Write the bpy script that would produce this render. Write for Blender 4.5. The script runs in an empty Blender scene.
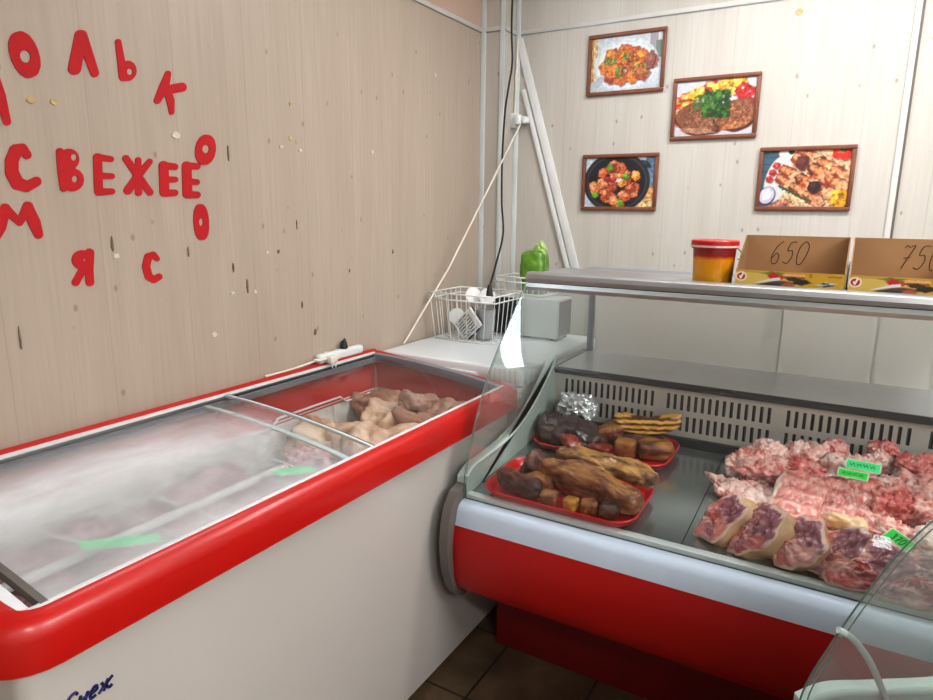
import bpy, bmesh, math, random
import numpy as np
from mathutils import Vector, Matrix, Euler, noise
random.seed(7)
S = bpy.context.scene
COL = S.collection
R = math.radians
# ------------------------------------------------------------------ basics
def link(o, parent=None):
    COL.objects.link(o)
    if parent: o.parent = parent
    return o
def empty(name, loc, rz=0.0):
    o = bpy.data.objects.new(name, None); o.location = loc; o.rotation_euler = (0, 0, rz)
    o.empty_display_size = .05
    return link(o)
def tag(o, label, cat, group=None):
    o['label'] = label; o['category'] = cat
    if group: o['group'] = group
    return o
def thing(name, label, cat, loc=(0, 0, 0), rz=0.0, group=None):
    return tag(empty(name, loc, rz), label, cat, group)
def copy_tree(o, parent=None):
    c = o.copy(); COL.objects.link(c)
    if parent: c.parent = parent
    for ch in list(o.children): copy_tree(ch, c)
    return c
def fin(bm, name, m, parent=None, smooth=None, mats=None):
    bmesh.ops.recalc_face_normals(bm, faces=bm.faces)
    me = bpy.data.meshes.new(name)
    if smooth is not None:
        for f in bm.faces: f.smooth = True
        if smooth < 180:
            for e in bm.edges:
                if len(e.link_faces) == 2 and e.calc_face_angle(0) > R(smooth): e.smooth = False
    bm.to_mesh(me); bm.free()
    for x in (mats or [m]): me.materials.append(x)
    return link(bpy.data.objects.new(name, me), parent)
def struct(o):
    o['kind'] = 'structure'; return o
def add_box(bm, lo, hi, bev=0.0, seg=2, rot=None):
    lo, hi = Vector(lo), Vector(hi); c = (lo + hi) / 2; d = hi - lo
    r = bmesh.ops.create_cube(bm, size=1.0)
    vs = r['verts']
    for v in vs: v.co = Vector((v.co.x * d.x, v.co.y * d.y, v.co.z * d.z))
    if bev:
        es = list({e for v in vs for e in v.link_edges})
        rr = bmesh.ops.bevel(bm, geom=es, offset=bev, segments=seg, affect='EDGES', profile=.5)
        vs = list({v for f in rr['faces'] for v in f.verts} | {v for v in vs if v.is_valid})
    M = Matrix.Translation(c) @ (rot.to_4x4() if rot else Matrix())
    bmesh.ops.transform(bm, matrix=M, verts=vs)
def box(name, lo, hi, m, parent=None, bev=0.0, seg=2):
    bm = bmesh.new(); add_box(bm, lo, hi, bev, seg)
    return fin(bm, name, m, parent, 40 if bev else None)
def add_prism(bm, prof, a0, a1, axis='x'):
    """closed 2-D outline swept along an axis; outline is (y,z) for x, (x,z) for y, (x,y) for z"""
    def P(u, v, a):
        return (a, u, v) if axis == 'x' else (u, a, v) if axis == 'y' else (u, v, a)
    A = [bm.verts.new(P(u, v, a0)) for u, v in prof]; B = [bm.verts.new(P(u, v, a1)) for u, v in prof]
    n = len(prof)
    for i in range(n):
        bm.faces.new((A[i], A[(i + 1) % n], B[(i + 1) % n], B[i]))
    fa = bm.faces.new(A); fb = bm.faces.new(B[::-1])
    bmesh.ops.triangulate(bm, faces=[fa, fb])
def prism(name, prof, a0, a1, m, parent=None, axis='x', smooth=35):
    bm = bmesh.new(); add_prism(bm, prof, a0, a1, axis)
    return fin(bm, name, m, parent, smooth)
def catmull(pts, n=6, closed=False):
    P = [Vector(p) for p in pts]; out = []
    N = len(P); rng = range(N if closed else N - 1)
    for i in rng:
        if closed: a, b, c, d = P[i - 1], P[i], P[(i + 1) % N], P[(i + 2) % N]
        else: a, b, c, d = P[max(i - 1, 0)], P[i], P[i + 1], P[min(i + 2, N - 1)]
        for k in range(n):
            t = k / n
            out.append(.5 * ((2 * b) + (c - a) * t + (2 * a - 5 * b + 4 * c - d) * t * t + (3 * b - a - 3 * c + d) * t ** 3))
    if not closed: out.append(P[-1])
    return out
def add_tube(bm, pts, r, n=8, closed=False, flat=None):
    P = [Vector(p) for p in pts]; N = len(P); rings = []
    up = None
    for i in range(N):
        if closed: t = (P[(i + 1) % N] - P[i - 1])
        else: t = P[min(i + 1, N - 1)] - P[max(i - 1, 0)]
        t = t.normalized() if t.length > 1e-9 else Vector((0, 0, 1))
        if up is None:
            up = Vector((0, 0, 1)) if abs(t.z) < .9 else Vector((1, 0, 0))
        u = (up - t * up.dot(t)).normalized(); w = t.cross(u); up = u
        rr = r[i] if isinstance(r, (list, tuple)) else r
        rings.append([bm.verts.new(P[i] + rr * (math.cos(k * 2 * math.pi / n) * u + math.sin(k * 2 * math.pi / n) * w)) for k in range(n)])
    for i in range(N if closed else N - 1):
        a, b = rings[i], rings[(i + 1) % N]
        for k in range(n): bm.faces.new((a[k], a[(k + 1) % n], b[(k + 1) % n], b[k]))
    if not closed:
        bm.faces.new(rings[0][::-1]); bm.faces.new(rings[-1])
def tube(name, pts, r, m, parent=None, n=8, closed=False, curve=0):
    if curve: pts = catmull(pts, curve, closed)
    bm = bmesh.new(); add_tube(bm, pts, r, n, closed)
    return fin(bm, name, m, parent, 60)
def add_lathe(bm, prof, n=40, c=(0, 0, 0)):
    rings = []
    for r, z in prof:
        rings.append([bm.verts.new((c[0] + r * math.cos(2 * math.pi * k / n), c[1] + r * math.sin(2 * math.pi * k / n), c[2] + z)) for k in range(n)])
    for a, b in zip(rings, rings[1:]):
        for k in range(n): bm.faces.new((a[k], a[(k + 1) % n], b[(k + 1) % n], b[k]))
    bm.faces.new(rings[0][::-1]); bm.faces.new(rings[-1])
def lathe(name, prof, m, parent=None, n=40, c=(0, 0, 0), smooth=35):
    bm = bmesh.new(); add_lathe(bm, prof, n, c); return fin(bm, name, m, parent, smooth)
def grid_obj(name, nu, nv, f, m, parent=None, smooth=180, thick=0.0, colors=None):
    """a sheet of nu x nv points f(u,v); u,v in 0..1"""
    bm = bmesh.new()
    V = [[bm.verts.new(f(i / (nu - 1), j / (nv - 1))) for i in range(nu)] for j in range(nv)]
    for j in range(nv - 1):
        for i in range(nu - 1): bm.faces.new((V[j][i], V[j][i + 1], V[j + 1][i + 1], V[j + 1][i]))
    if thick:
        bmesh.ops.recalc_face_normals(bm, faces=bm.faces)
        bmesh.ops.solidify(bm, geom=bm.faces[:], thickness=thick)
    me = bpy.data.meshes.new(name)
    for fc in bm.faces: fc.smooth = smooth is not None
    bm.to_mesh(me); bm.free(); me.materials.append(m)
    if colors is not None:
        at = me.color_attributes.new('paint', 'FLOAT_COLOR', 'POINT')
        flat = np.ones((nu * nv, 4), dtype=np.float32); flat[:, :3] = colors.reshape(-1, 3)
        at.data.foreach_set('color', flat.ravel())
    return link(bpy.data.objects.new(name, me), parent)
# ------------------------------------------------------------------ materials
def srgb(r, g, b):
    f = lambda c: (c / 255 / 12.92) if c / 255 <= .04045 else ((c / 255 + .055) / 1.055) ** 2.4
    return (f(r), f(g), f(b), 1)
class NT:
    def __init__(s, name):
        s.m = bpy.data.materials.new(name); s.m.use_nodes = True
        s.t = s.m.node_tree; s.t.nodes.clear()
        s.out = s.n('ShaderNodeOutputMaterial')
    def n(s, t, **k):
        x = s.t.nodes.new(t)
        for a, b in k.items(): setattr(x, a, b)
        return x
    def l(s, a, b): s.t.links.new(a, b)
    def v(s, node, **k):
        for a, b in k.items(): node.inputs[a.replace('_', ' ')].default_value = b
        return node
    def coord(s, which='Object', scale=(1, 1, 1)):
        tc = s.n('ShaderNodeTexCoord'); mp = s.n('ShaderNodeMapping'); mp.inputs['Scale'].default_value = scale
        s.l(tc.outputs[which], mp.inputs[0]); return mp.outputs[0]
    def pos(s, scale=(1, 1, 1)):
        g = s.n('ShaderNodeNewGeometry'); mp = s.n('ShaderNodeMapping'); mp.inputs['Scale'].default_value = scale
        s.l(g.outputs['Position'], mp.inputs[0]); return mp.outputs[0]
    def noise(s, vec, scale, detail=4, rough=.55, dist=0.0):
        x = s.n('ShaderNodeTexNoise'); s.l(vec, x.inputs['Vector'])
        x.inputs['Scale'].default_value = scale; x.inputs['Detail'].default_value = detail
        x.inputs['Roughness'].default_value = rough; x.inputs['Distortion'].default_value = dist
        return x.outputs['Fac']
    def ramp(s, fac, stops, interp='LINEAR'):
        x = s.n('ShaderNodeValToRGB'); s.l(fac, x.inputs[0]); e = x.color_ramp.elements
        x.color_ramp.interpolation = interp
        while len(e) < len(stops): e.new(.5)
        for i, (p, c) in enumerate(stops):
            e[i].position = p; e[i].color = c if not isinstance(c, (int, float)) else (c, c, c, 1)
        return x.outputs[0]
    def mix(s, fac, a, b, mode='MIX'):
        x = s.n('ShaderNodeMix', data_type='RGBA', blend_type=mode)
        for i, q in ((0, fac), (6, a), (7, b)):
            if hasattr(q, 'is_output'): s.l(q, x.inputs[i])
            else: x.inputs[i].default_value = q
        return x.outputs[2]
    def math(s, op, a, b=0.0, clamp=False):
        x = s.n('ShaderNodeMath', operation=op); x.use_clamp = clamp
        for i, q in ((0, a), (1, b)):
            if hasattr(q, 'is_output'): s.l(q, x.inputs[i])
            else: x.inputs[i].default_value = q
        return x.outputs[0]
    def bsdf(s, col, rough=.5, metal=0.0, bump=None, bstr=.2, bdist=.002, sub=0.0, coat=0.0, spec=.5):
        p = s.n('ShaderNodeBsdfPrincipled')
        for nm, q in (('Base Color', col), ('Roughness', rough), ('Metallic', metal)):
            if hasattr(q, 'is_output'): s.l(q, p.inputs[nm])
            else: p.inputs[nm].default_value = q
        p.inputs['Coat Weight'].default_value = coat; p.inputs['Coat Roughness'].default_value = .12
        p.inputs['Specular IOR Level'].default_value = spec
        if sub:
            p.inputs['Subsurface Weight'].default_value = sub
            p.inputs['Subsurface Radius'].default_value = (.01, .004, .002); p.inputs['Subsurface Scale'].default_value = .5
        if bump is not None:
            b = s.n('ShaderNodeBump'); b.inputs['Strength'].default_value = bstr; b.inputs['Distance'].default_value = bdist
            s.l(bump, b.inputs['Height']); s.l(b.outputs[0], p.inputs['Normal'])
        s.l(p.outputs[0], s.out.inputs[0]); return p
def plain(name, rgb, rough=.5, metal=0.0, var=.06, vscale=6, coat=0.0, spec=.5, bump=0.0):
    t = NT(name); v = t.coord('Object')
    nz = t.noise(v, vscale, 4)
    c = srgb(*rgb); d = tuple(x * (1 - var) for x in c[:3]) + (1,); e = tuple(min(1, x * (1 + var)) for x in c[:3]) + (1,)
    t.bsdf(t.ramp(nz, [(.3, d), (.7, e)]), rough, metal, bump=t.noise(v, vscale * 25, 3) if bump else None, bstr=bump, coat=coat, spec=spec)
    return t.m
def painted(name, rough=.35, coat=0.0, bump=0.0):
    t = NT(name); a = t.n('ShaderNodeVertexColor'); a.layer_name = 'paint'
    t.bsdf(a.outputs[0], rough, coat=coat, bump=t.noise(t.coord('Object'), 260, 3) if bump else None, bstr=bump)
    return t.m
def wood_panel(name, light, dark, tint_noise=.5, axis='y'):
    """pale wood-print wall panelling: fine vertical grain, knots and panel seams"""
    t = NT(name)
    g = t.n('ShaderNodeNewGeometry'); sx = t.n('ShaderNodeSeparateXYZ'); t.l(g.outputs['Position'], sx.inputs[0])
    hor = t.math('ADD', sx.outputs['X'], sx.outputs['Y'])
    cb = t.n('ShaderNodeCombineXYZ'); t.l(hor, cb.inputs[0]); t.l(sx.outputs['Z'], cb.inputs[1])
    def sc(k):
        m = t.n('ShaderNodeMapping'); m.inputs['Scale'].default_value = k; t.l(cb.outputs[0], m.inputs[0]); return m.outputs[0]
    fine = t.noise(sc((1, .03, 1)), 95, 5, .65)
    broad = t.noise(sc((1, .10, 1)), 9, 3, .5, .6)
    blotch = t.noise(sc((1, .6, 1)), 1.6, 3)
    L, D = srgb(*light), srgb(*dark)
    mid = tuple((a * .55 + b * .45) for a, b in zip(L, D))
    c1 = t.ramp(fine, [(.32, mid), (.60, L)])
    c2 = t.mix(t.ramp(broad, [(.35, .0), (.75, .55)]), c1, D)
    c3 = t.mix(t.ramp(blotch, [(.35, .0), (.8, tint_noise)]), c2, tuple(x * .93 for x in L[:3]) + (1,))
    # knots
    vo = t.n('ShaderNodeTexVoronoi'); t.l(sc((1, .62, 1)), vo.inputs['Vector']); vo.inputs['Scale'].default_value = 14
    vo.inputs['Randomness'].default_value = 1.0
    kn = t.ramp(vo.outputs['Distance'], [(.05, .62), (.10, 0)])
    c4 = t.mix(kn, c3, srgb(150, 118, 98))
    # seams every 0.25 m
    fr = t.math('FRACT', t.math('DIVIDE', t.math('ADD', hor, 10.06), .25))
    seam = t.math('LESS_THAN', t.math('ABSOLUTE', t.math('SUBTRACT', fr, .5)), .006)
    c5 = t.mix(t.math('MULTIPLY', seam, .22), c4, srgb(140, 120, 104))
    t.bsdf(c5, .42, bump=t.math('SUBTRACT', fine, seam), bstr=.10, bdist=.001, spec=.35)
    return t.m
M = {}
M['wall_l'] = wood_panel('tan wood print panelling', (188, 174, 159), (168, 152, 137))
M['wall_b'] = wood_panel('pale wood print panelling', (202, 198, 191), (182, 174, 165), .3)
M['wall_top'] = wood_panel('pinkish wood print panelling', (206, 180, 164), (190, 162, 146))
M['plaster'] = plain('white painted ceiling', (225, 224, 220), .8)
M['alu'] = plain('pale aluminium trim', (216, 222, 224), .4, .0)
M['joint'] = plain('pale wall joint strip', (206, 203, 198), .45)
M['white_plastic'] = plain('white plastic', (226, 228, 228), .35)
M['white_enamel'] = plain('white enamelled sheet', (194, 189, 183), .3, var=.03, vscale=2, coat=.2)
M['white_lid'] = plain('cool white lid plastic', (226, 232, 236), .28, var=.02)
M['bumper'] = plain('cool white bumper plastic', (182, 195, 210), .3, var=.03)
M['red'] = plain('red moulded plastic', (184, 20, 13), .36, var=.08, vscale=3, coat=.15)
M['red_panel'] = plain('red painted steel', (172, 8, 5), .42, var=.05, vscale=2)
M['red_base_shaded'] = plain('shaded red base steel', (112, 8, 9), .5, var=.1)  # red darkened to paint in the shade on the recessed base
M['red_tray'] = plain('red food tray plastic', (204, 22, 28), .3, coat=.2)
M['grey_plastic'] = plain('warm grey plastic', (104, 99, 94), .5)
M['liner'] = plain('greenish white liner', (186, 200, 194), .4, var=.04)
M['seal'] = plain('pale rubber seal', (196, 208, 206), .5)
M['black'] = plain('black rubber', (26, 26, 30), .5)
M['dark'] = plain('dark track', (54, 54, 56), .4, .3)
M['charcoal'] = plain('charcoal plastic', (44, 46, 52), .35)
M['grey_case'] = plain('grey painted casing', (182, 188, 190), .4)
M['rail_grey'] = plain('bluish grey rail', (146, 150, 160), .35, .4)
M['wire'] = plain('white coated wire', (232, 232, 230), .35)
M['cable_white'] = plain('cream cable', (232, 226, 214), .5)
M['letter'] = plain('red felt letter', (188, 16, 26), .75, var=.08, vscale=14)
M['frame_wood'] = plain('reddish brown picture frame', (122, 72, 50), .42, var=.15, vscale=30)
M['print'] = painted('food photo print', .55)
M['carton_print'] = painted('printed carton', .45)
M['cutface'] = painted('raw cut meat', .3, .35, .25)
M['cardboard'] = plain('brown cardboard', (160, 124, 86), .8, var=.07, vscale=5)
M['card_in'] = plain('brown cardboard inside', (134, 98, 64), .85, var=.07, vscale=5)
M['ink'] = plain('dark pen ink', (42, 34, 32), .6)
M['logo'] = plain('dark blue lettering', (26, 26, 84), .5)
M['green_card'] = plain('neon green paper', (20, 216, 72), .6, var=.1, vscale=40)
M['green_pale'] = plain('pale mint neon paper', (64, 232, 140), .6, var=.12, vscale=40)
M['white_card'] = plain('off white card', (214, 226, 196), .6)
M['tape'] = plain('yellowed tape', (196, 172, 122), .5, var=.25, vscale=60)
M['tape_w'] = plain('white paper scrap', (214, 204, 190), .6, var=.12, vscale=60)
M['scuff'] = plain('dark scuff', (128, 104, 90), .8, var=.3, vscale=60)
M['lamp_red'] = M['red']
def steel(name, rgb, rough, aniso_scale):
    t = NT(name); v = t.coord('Object', aniso_scale); nz = t.noise(v, 60, 4, .6)
    c = srgb(*rgb)
    col = t.ramp(nz, [(.3, tuple(x * .82 for x in c[:3]) + (1,)), (.7, c)])
    r = t.n('ShaderNodeMapRange'); t.l(nz, r.inputs[0]); r.inputs[3].default_value = rough * .8; r.inputs[4].default_value = rough * 1.25
    t.bsdf(col, r.outputs[0], .9)
    return t.m
M['steel'] = steel('brushed steel', (196, 198, 200), .36, (.04, 1, 1))
M['steel_deck'] = plain('steel display deck', (172, 180, 180), .2, .8, var=.06, vscale=3)
M['steel_dark'] = plain('grey glossy ledge', (196, 196, 198), .3, .1, coat=.4)
M['steel_grille'] = plain('grille steel', (196, 192, 186), .36, .35, var=.04, vscale=3)
def mk_floor():
    t = NT('brown floor tiles'); v = t.pos()
    b = t.n('ShaderNodeTexBrick'); t.l(v, b.inputs['Vector']); b.offset = 0
    b.inputs['Scale'].default_value = 1.0; b.inputs['Brick Width'].default_value = .33; b.inputs['Row Height'].default_value = .33
    b.inputs['Mortar Size'].default_value = .004
    nz = t.noise(v, 7, 5)
    tc = t.ramp(nz, [(.3, srgb(70, 54, 40)), (.7, srgb(104, 84, 62))])
    t.l(tc, b.inputs['Color1']); t.l(tc, b.inputs['Color2']); b.inputs['Mortar'].default_value = srgb(34, 28, 24)
    m = v.node; m.inputs['Location'].default_value = (.24 + .0, .1, 0)
    t.bsdf(b.outputs['Color'], .45, bump=b.outputs['Fac'], bstr=-.3)
    return t.m
M['floor'] = mk_floor()
def glass(name, tint=(.93, .97, .95), film=0.0, film_col=(.9, .95, .95), f0=.04, rough=.0, gmul=1.0, filmnoise=False, zgrad=None):
    """thin pane: clear tinted transmission plus fresnel reflection plus an optional milky film that serves mist and painted glare alike"""
    t = NT(name)
    tr = t.n('ShaderNodeBsdfTransparent'); tr.inputs[0].default_value = (*tint, 1)
    gl = t.n('ShaderNodeBsdfGlossy'); gl.inputs['Roughness'].default_value = rough; gl.inputs['Color'].default_value = (1, 1, 1, 1)
    fr = t.n('ShaderNodeLayerWeight'); fr.inputs['Blend'].default_value = .12
    fac = t.math('MULTIPLY_ADD', fr.outputs['Fresnel'], .55 * gmul); fac.node.inputs[2].default_value = f0 * gmul
    mx = t.n('ShaderNodeMixShader'); t.l(fac, mx.inputs[0]); t.l(tr.outputs[0], mx.inputs[1]); t.l(gl.outputs[0], mx.inputs[2])
    last = mx.outputs[0]
    if film:
        df = t.n('ShaderNodeBsdfDiffuse'); df.inputs[0].default_value = (*film_col, 1)
        tl = t.n('ShaderNodeBsdfTranslucent'); tl.inputs[0].default_value = (*film_col, 1)
        m3 = t.n('ShaderNodeMixShader'); m3.inputs[0].default_value = .5
        t.l(df.outputs[0], m3.inputs[1]); t.l(tl.outputs[0], m3.inputs[2])
        m2 = t.n('ShaderNodeMixShader')
        if filmnoise:
            v = t.coord('Object')
            a = t.noise(v, 3.0, 5, .6, .4); f = t.ramp(a, filmnoise)
            f = t.math('MULTIPLY', f, film)
            t.l(f, m2.inputs[0])
        else: m2.inputs[0].default_value = film
        t.l(last, m2.inputs[1]); t.l(m3.outputs[0], m2.inputs[2]); last = m2.outputs[0]
    t.l(last, t.out.inputs[0]); return t.m
M['glass'] = glass('display case glass', (.96, .99, .975), film=.012)
M['glass_side'] = glass('display case side glass', (.95, .985, .975), film=.15, film_col=(.92, .98, .96), f0=.03, gmul=.4)
M['glass_back'] = glass('rear sliding glass', (.95, .97, .97), film=.58, film_col=(.99, .98, .95))  # whitish film paints in the reflection of the bright ceiling
M['glass_edge'] = plain('dark green glass edge', (84, 112, 104), .15)
M['lid_far'] = glass('clear freezer lid', (.95, .97, .97), film=.14, filmnoise=[(.45, .1), (.75, 1)])
def frost_lid():
    """freezer lid with breath-like frost: thick along the middle, thinner towards the clear edge"""
    t = NT('frosted freezer lid')
    tr = t.n('ShaderNodeBsdfTransparent'); tr.inputs[0].default_value = (.94, .97, .98, 1)
    gl = t.n('ShaderNodeBsdfGlossy'); gl.inputs['Roughness'].default_value = .04
    fr = t.n('ShaderNodeLayerWeight'); fr.inputs['Blend'].default_value = .12
    fac = t.math('MULTIPLY_ADD', fr.outputs['Fresnel'], .5); fac.node.inputs[2].default_value = .04
    mx = t.n('ShaderNodeMixShader'); t.l(fac, mx.inputs[0]); t.l(tr.outputs[0], mx.inputs[1]); t.l(gl.outputs[0], mx.inputs[2])
    df = t.n('ShaderNodeBsdfDiffuse'); df.inputs[0].default_value = srgb(242, 248, 252)
    tl = t.n('ShaderNodeBsdfTranslucent'); tl.inputs[0].default_value = srgb(242, 248, 252)
    m3 = t.n('ShaderNodeMixShader'); m3.inputs[0].default_value = .12; t.l(df.outputs[0], m3.inputs[1]); t.l(tl.outputs[0], m3.inputs[2])
    g = t.n('ShaderNodeNewGeometry'); sp = t.n('ShaderNodeSeparateXYZ'); t.l(g.outputs['Position'], sp.inputs[0])
    mr = t.n('ShaderNodeMapRange'); t.l(sp.outputs['X'], mr.inputs[0]); mr.inputs[1].default_value = -1.64; mr.inputs[2].default_value = -1.03
    acr = t.ramp(mr.outputs[0], [(0, .06), (.12, .18), (.22, .60), (.36, .95), (.50, .86), (.64, .46), (.86, .36), (1, .66)])
    my = t.n('ShaderNodeMapRange'); t.l(sp.outputs['Y'], my.inputs[0]); my.inputs[1].default_value = .45; my.inputs[2].default_value = 1.30
    al = t.ramp(my.outputs[0], [(0, 1), (.55, .92), (.80, .62), (.92, .28), (1, .12)])
    nz = t.ramp(t.noise(t.pos((1, .6, 1)), 7, 5, .6, .5), [(.3, .76), (.7, 1.12)])
    f = t.math('MULTIPLY', t.math('MULTIPLY', acr, al), nz, True)
    m2 = t.n('ShaderNodeMixShader'); t.l(f, m2.inputs[0]); t.l(mx.outputs[0], m2.inputs[1]); t.l(m3.outputs[0], m2.inputs[2])
    t.l(m2.outputs[0], t.out.inputs[0]); return t.m
M['lid_near'] = frost_lid()
def meat(name, stops, scale=22, stretch=(1, 1, 1), rough=.32, bump=.5, dist=1.2, frost=0.0, coat=.3, detail=7, top=None):
    t = NT(name)
    tc = t.n('ShaderNodeTexCoord'); oi = t.n('ShaderNodeObjectInfo')
    ad = t.n('ShaderNodeVectorMath', operation='ADD'); t.l(tc.outputs['Object'], ad.inputs[0]); t.l(oi.outputs['Location'], ad.inputs[1])
    mp = t.n('ShaderNodeMapping'); mp.inputs['Scale'].default_value = stretch; t.l(ad.outputs[0], mp.inputs[0])
    a = t.noise(mp.outputs[0], scale, detail, .62, dist)
    col = t.ramp(a, stops)
    if frost:
        b = t.noise(mp.outputs[0], scale * .6, 6, .7)
        g = t.n('ShaderNodeNewGeometry'); sp = t.n('ShaderNodeSeparateXYZ'); t.l(g.outputs['Normal'], sp.inputs[0])
        f = t.math('MULTIPLY', t.ramp(b, [(.35, 0), (.65, 1)]), frost)
        col = t.mix(f, col, srgb(236, 236, 238))
    if top:  # upward faces tanned: fat on top, with the top light painted in
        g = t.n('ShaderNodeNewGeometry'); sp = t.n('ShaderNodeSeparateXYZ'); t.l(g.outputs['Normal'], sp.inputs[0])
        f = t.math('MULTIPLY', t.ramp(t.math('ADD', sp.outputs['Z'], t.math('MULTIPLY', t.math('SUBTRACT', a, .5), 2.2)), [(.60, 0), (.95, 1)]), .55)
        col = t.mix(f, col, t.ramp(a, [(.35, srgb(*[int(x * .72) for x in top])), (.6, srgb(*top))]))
    t.bsdf(col, rough, bump=t.noise(mp.outputs[0], scale * 4, 6, .65), bstr=bump, bdist=.007, coat=coat)
    return t.m
RD, RM, PK, FT = srgb(160, 52, 54), srgb(204, 96, 92), srgb(228, 160, 152), srgb(240, 214, 206)
M['raw'] = meat('raw pork', [(.26, RD), (.38, RM), (.50, PK), (.66, FT)], 26, bump=.8)
M['raw_fat'] = meat('fatty raw pork', [(.28, RM), (.42, PK), (.56, FT), (.8, srgb(242, 222, 212))], 24, bump=.8)
M['raw_red'] = meat('lean raw pork', [(.28, srgb(150, 42, 46)), (.42, srgb(202, 86, 82)), (.56, srgb(224, 140, 132)), (.72, FT)], 26, bump=.8)
M['rib'] = meat('rib meat', [(.30, RM), (.46, PK), (.58, FT), (.8, srgb(242, 220, 210))], 34, (1, .7, 1), bump=.9)
M['skin'] = meat('pork skin', [(.3, srgb(204, 160, 112)), (.55, srgb(224, 186, 144)), (.8, srgb(236, 212, 188))], 9, bump=.2)
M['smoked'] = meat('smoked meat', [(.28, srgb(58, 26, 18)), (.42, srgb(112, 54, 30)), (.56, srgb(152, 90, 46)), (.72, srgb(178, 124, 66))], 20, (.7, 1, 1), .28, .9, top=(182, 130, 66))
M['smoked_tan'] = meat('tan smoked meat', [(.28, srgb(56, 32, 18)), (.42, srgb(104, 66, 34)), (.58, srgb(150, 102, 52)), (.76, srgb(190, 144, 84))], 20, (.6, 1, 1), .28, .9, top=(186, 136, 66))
M['smoked_dark'] = meat('dark smoked meat', [(.30, srgb(36, 20, 18)), (.46, srgb(74, 42, 36)), (.60, srgb(118, 76, 52)), (.78, srgb(160, 112, 72))], 18, (.7, 1, 1), .32, .7)
M['ham'] = meat('smoked ham rind', [(.3, srgb(40, 30, 34)), (.5, srgb(66, 50, 54)), (.7, srgb(96, 72, 66))], 10, (1, 1, 1), .3, .3)
M['smoked_gold'] = meat('golden smoked fat', [(.3, srgb(128, 76, 24)), (.5, srgb(190, 134, 48)), (.7, srgb(222, 178, 92))], 18, bump=.4)
M['smoked_red'] = meat('smoked red cut', [(.3, srgb(84, 22, 18)), (.55, srgb(134, 50, 32)), (.8, srgb(176, 100, 60))], 18, bump=.3)
M['poultry'] = meat('frozen poultry skin', [(.32, srgb(150, 92, 60)), (.46, srgb(194, 140, 98)), (.60, srgb(216, 178, 140)), (.74, srgb(236, 222, 208))], 9, rough=.5, bump=.45, frost=.3, coat=.1)
M['poultry_dark'] = meat('browned frozen poultry', [(.3, srgb(112, 64, 44)), (.5, srgb(156, 98, 66)), (.75, srgb(200, 158, 126))], 9, rough=.5, bump=.4, frost=.2, coat=.1)
M['frozen'] = meat('frosted frozen meat', [(.3, srgb(96, 44, 50)), (.48, srgb(168, 98, 100)), (.65, srgb(220, 180, 178))], 12, rough=.6, bump=.4, frost=.35, coat=0)
M['frost_liner'] = meat('frosted liner', [(.3, srgb(206, 198, 186)), (.6, srgb(232, 228, 222)), (.8, srgb(242, 242, 242))], 6, rough=.7, bump=.3, coat=0)
def bacon_mat():
    t = NT('layered smoked bacon'); v = t.coord('Object')
    w = t.n('ShaderNodeTexWave', wave_type='BANDS', bands_direction='Z'); t.l(v, w.inputs['Vector'])
    w.inputs['Scale'].default_value = 17; w.inputs['Distortion'].default_value = 2.2; w.inputs['Detail'].default_value = 3; w.inputs['Detail Scale'].default_value = 2
    c = t.ramp(w.outputs['Fac'], [(.15, srgb(96, 52, 22)), (.45, srgb(178, 118, 40)), (.75, srgb(226, 178, 92))])
    t.bsdf(c, .32, bump=w.outputs['Fac'], bstr=.4, coat=.2); return t.m
M['bacon'] = bacon_mat()
def foil_mat():
    t = NT('crumpled foil'); v = t.coord('Object')
    vo = t.n('ShaderNodeTexVoronoi', feature='F1'); t.l(v, vo.inputs['Vector']); vo.inputs['Scale'].default_value = 90
    t.bsdf(srgb(226, 232, 236), .3, .7, bump=vo.outputs['Distance'], bstr=.9, bdist=.004); return t.m
M['foil'] = foil_mat()
def bag_mat():
    t = NT('green plastic bag'); v = t.coord('Object')
    t.bsdf(t.ramp(t.noise(v, 22, 4), [(.3, srgb(66, 110, 26)), (.6, srgb(104, 152, 44)), (.8, srgb(160, 192, 112))]), .3, bump=t.noise(v, 60, 4), bstr=.7, coat=.3); return t.m
M['bag'] = bag_mat()
def bucket_mat():
    t = NT('orange yellow bucket'); v = t.coord('Object'); s = t.n('ShaderNodeSeparateXYZ'); t.l(v, s.inputs[0])
    mr = t.n('ShaderNodeMapRange'); t.l(s.outputs['Z'], mr.inputs[0]); mr.inputs[1].default_value = 0; mr.inputs[2].default_value = .125
    zz = t.math('ADD', mr.outputs[0], t.math('MULTIPLY', t.math('SUBTRACT', t.noise(v, 26, 3), .5), .10))
    c = t.ramp(zz, [(.0, srgb(222, 156, 14)), (.56, srgb(220, 142, 10)), (.62, srgb(200, 88, 16)), (.66, srgb(140, 26, 18)), (1, srgb(132, 18, 16))])
    t.bsdf(c, .3, coat=.3); return t.m
M['bucket'] = bucket_mat()
def emit(name, rgb, e):
    t = NT(name); x = t.n('ShaderNodeEmission'); x.inputs[0].default_value = srgb(*rgb); x.inputs[1].default_value = e
    t.l(x.outputs[0], t.out.inputs[0]); return t.m
M['tube_light'] = emit('ceiling lamp glow', (250, 252, 255), 9.0)
M['case_light'] = emit('case lamp glow', (236, 248, 255), 5.0)
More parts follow.
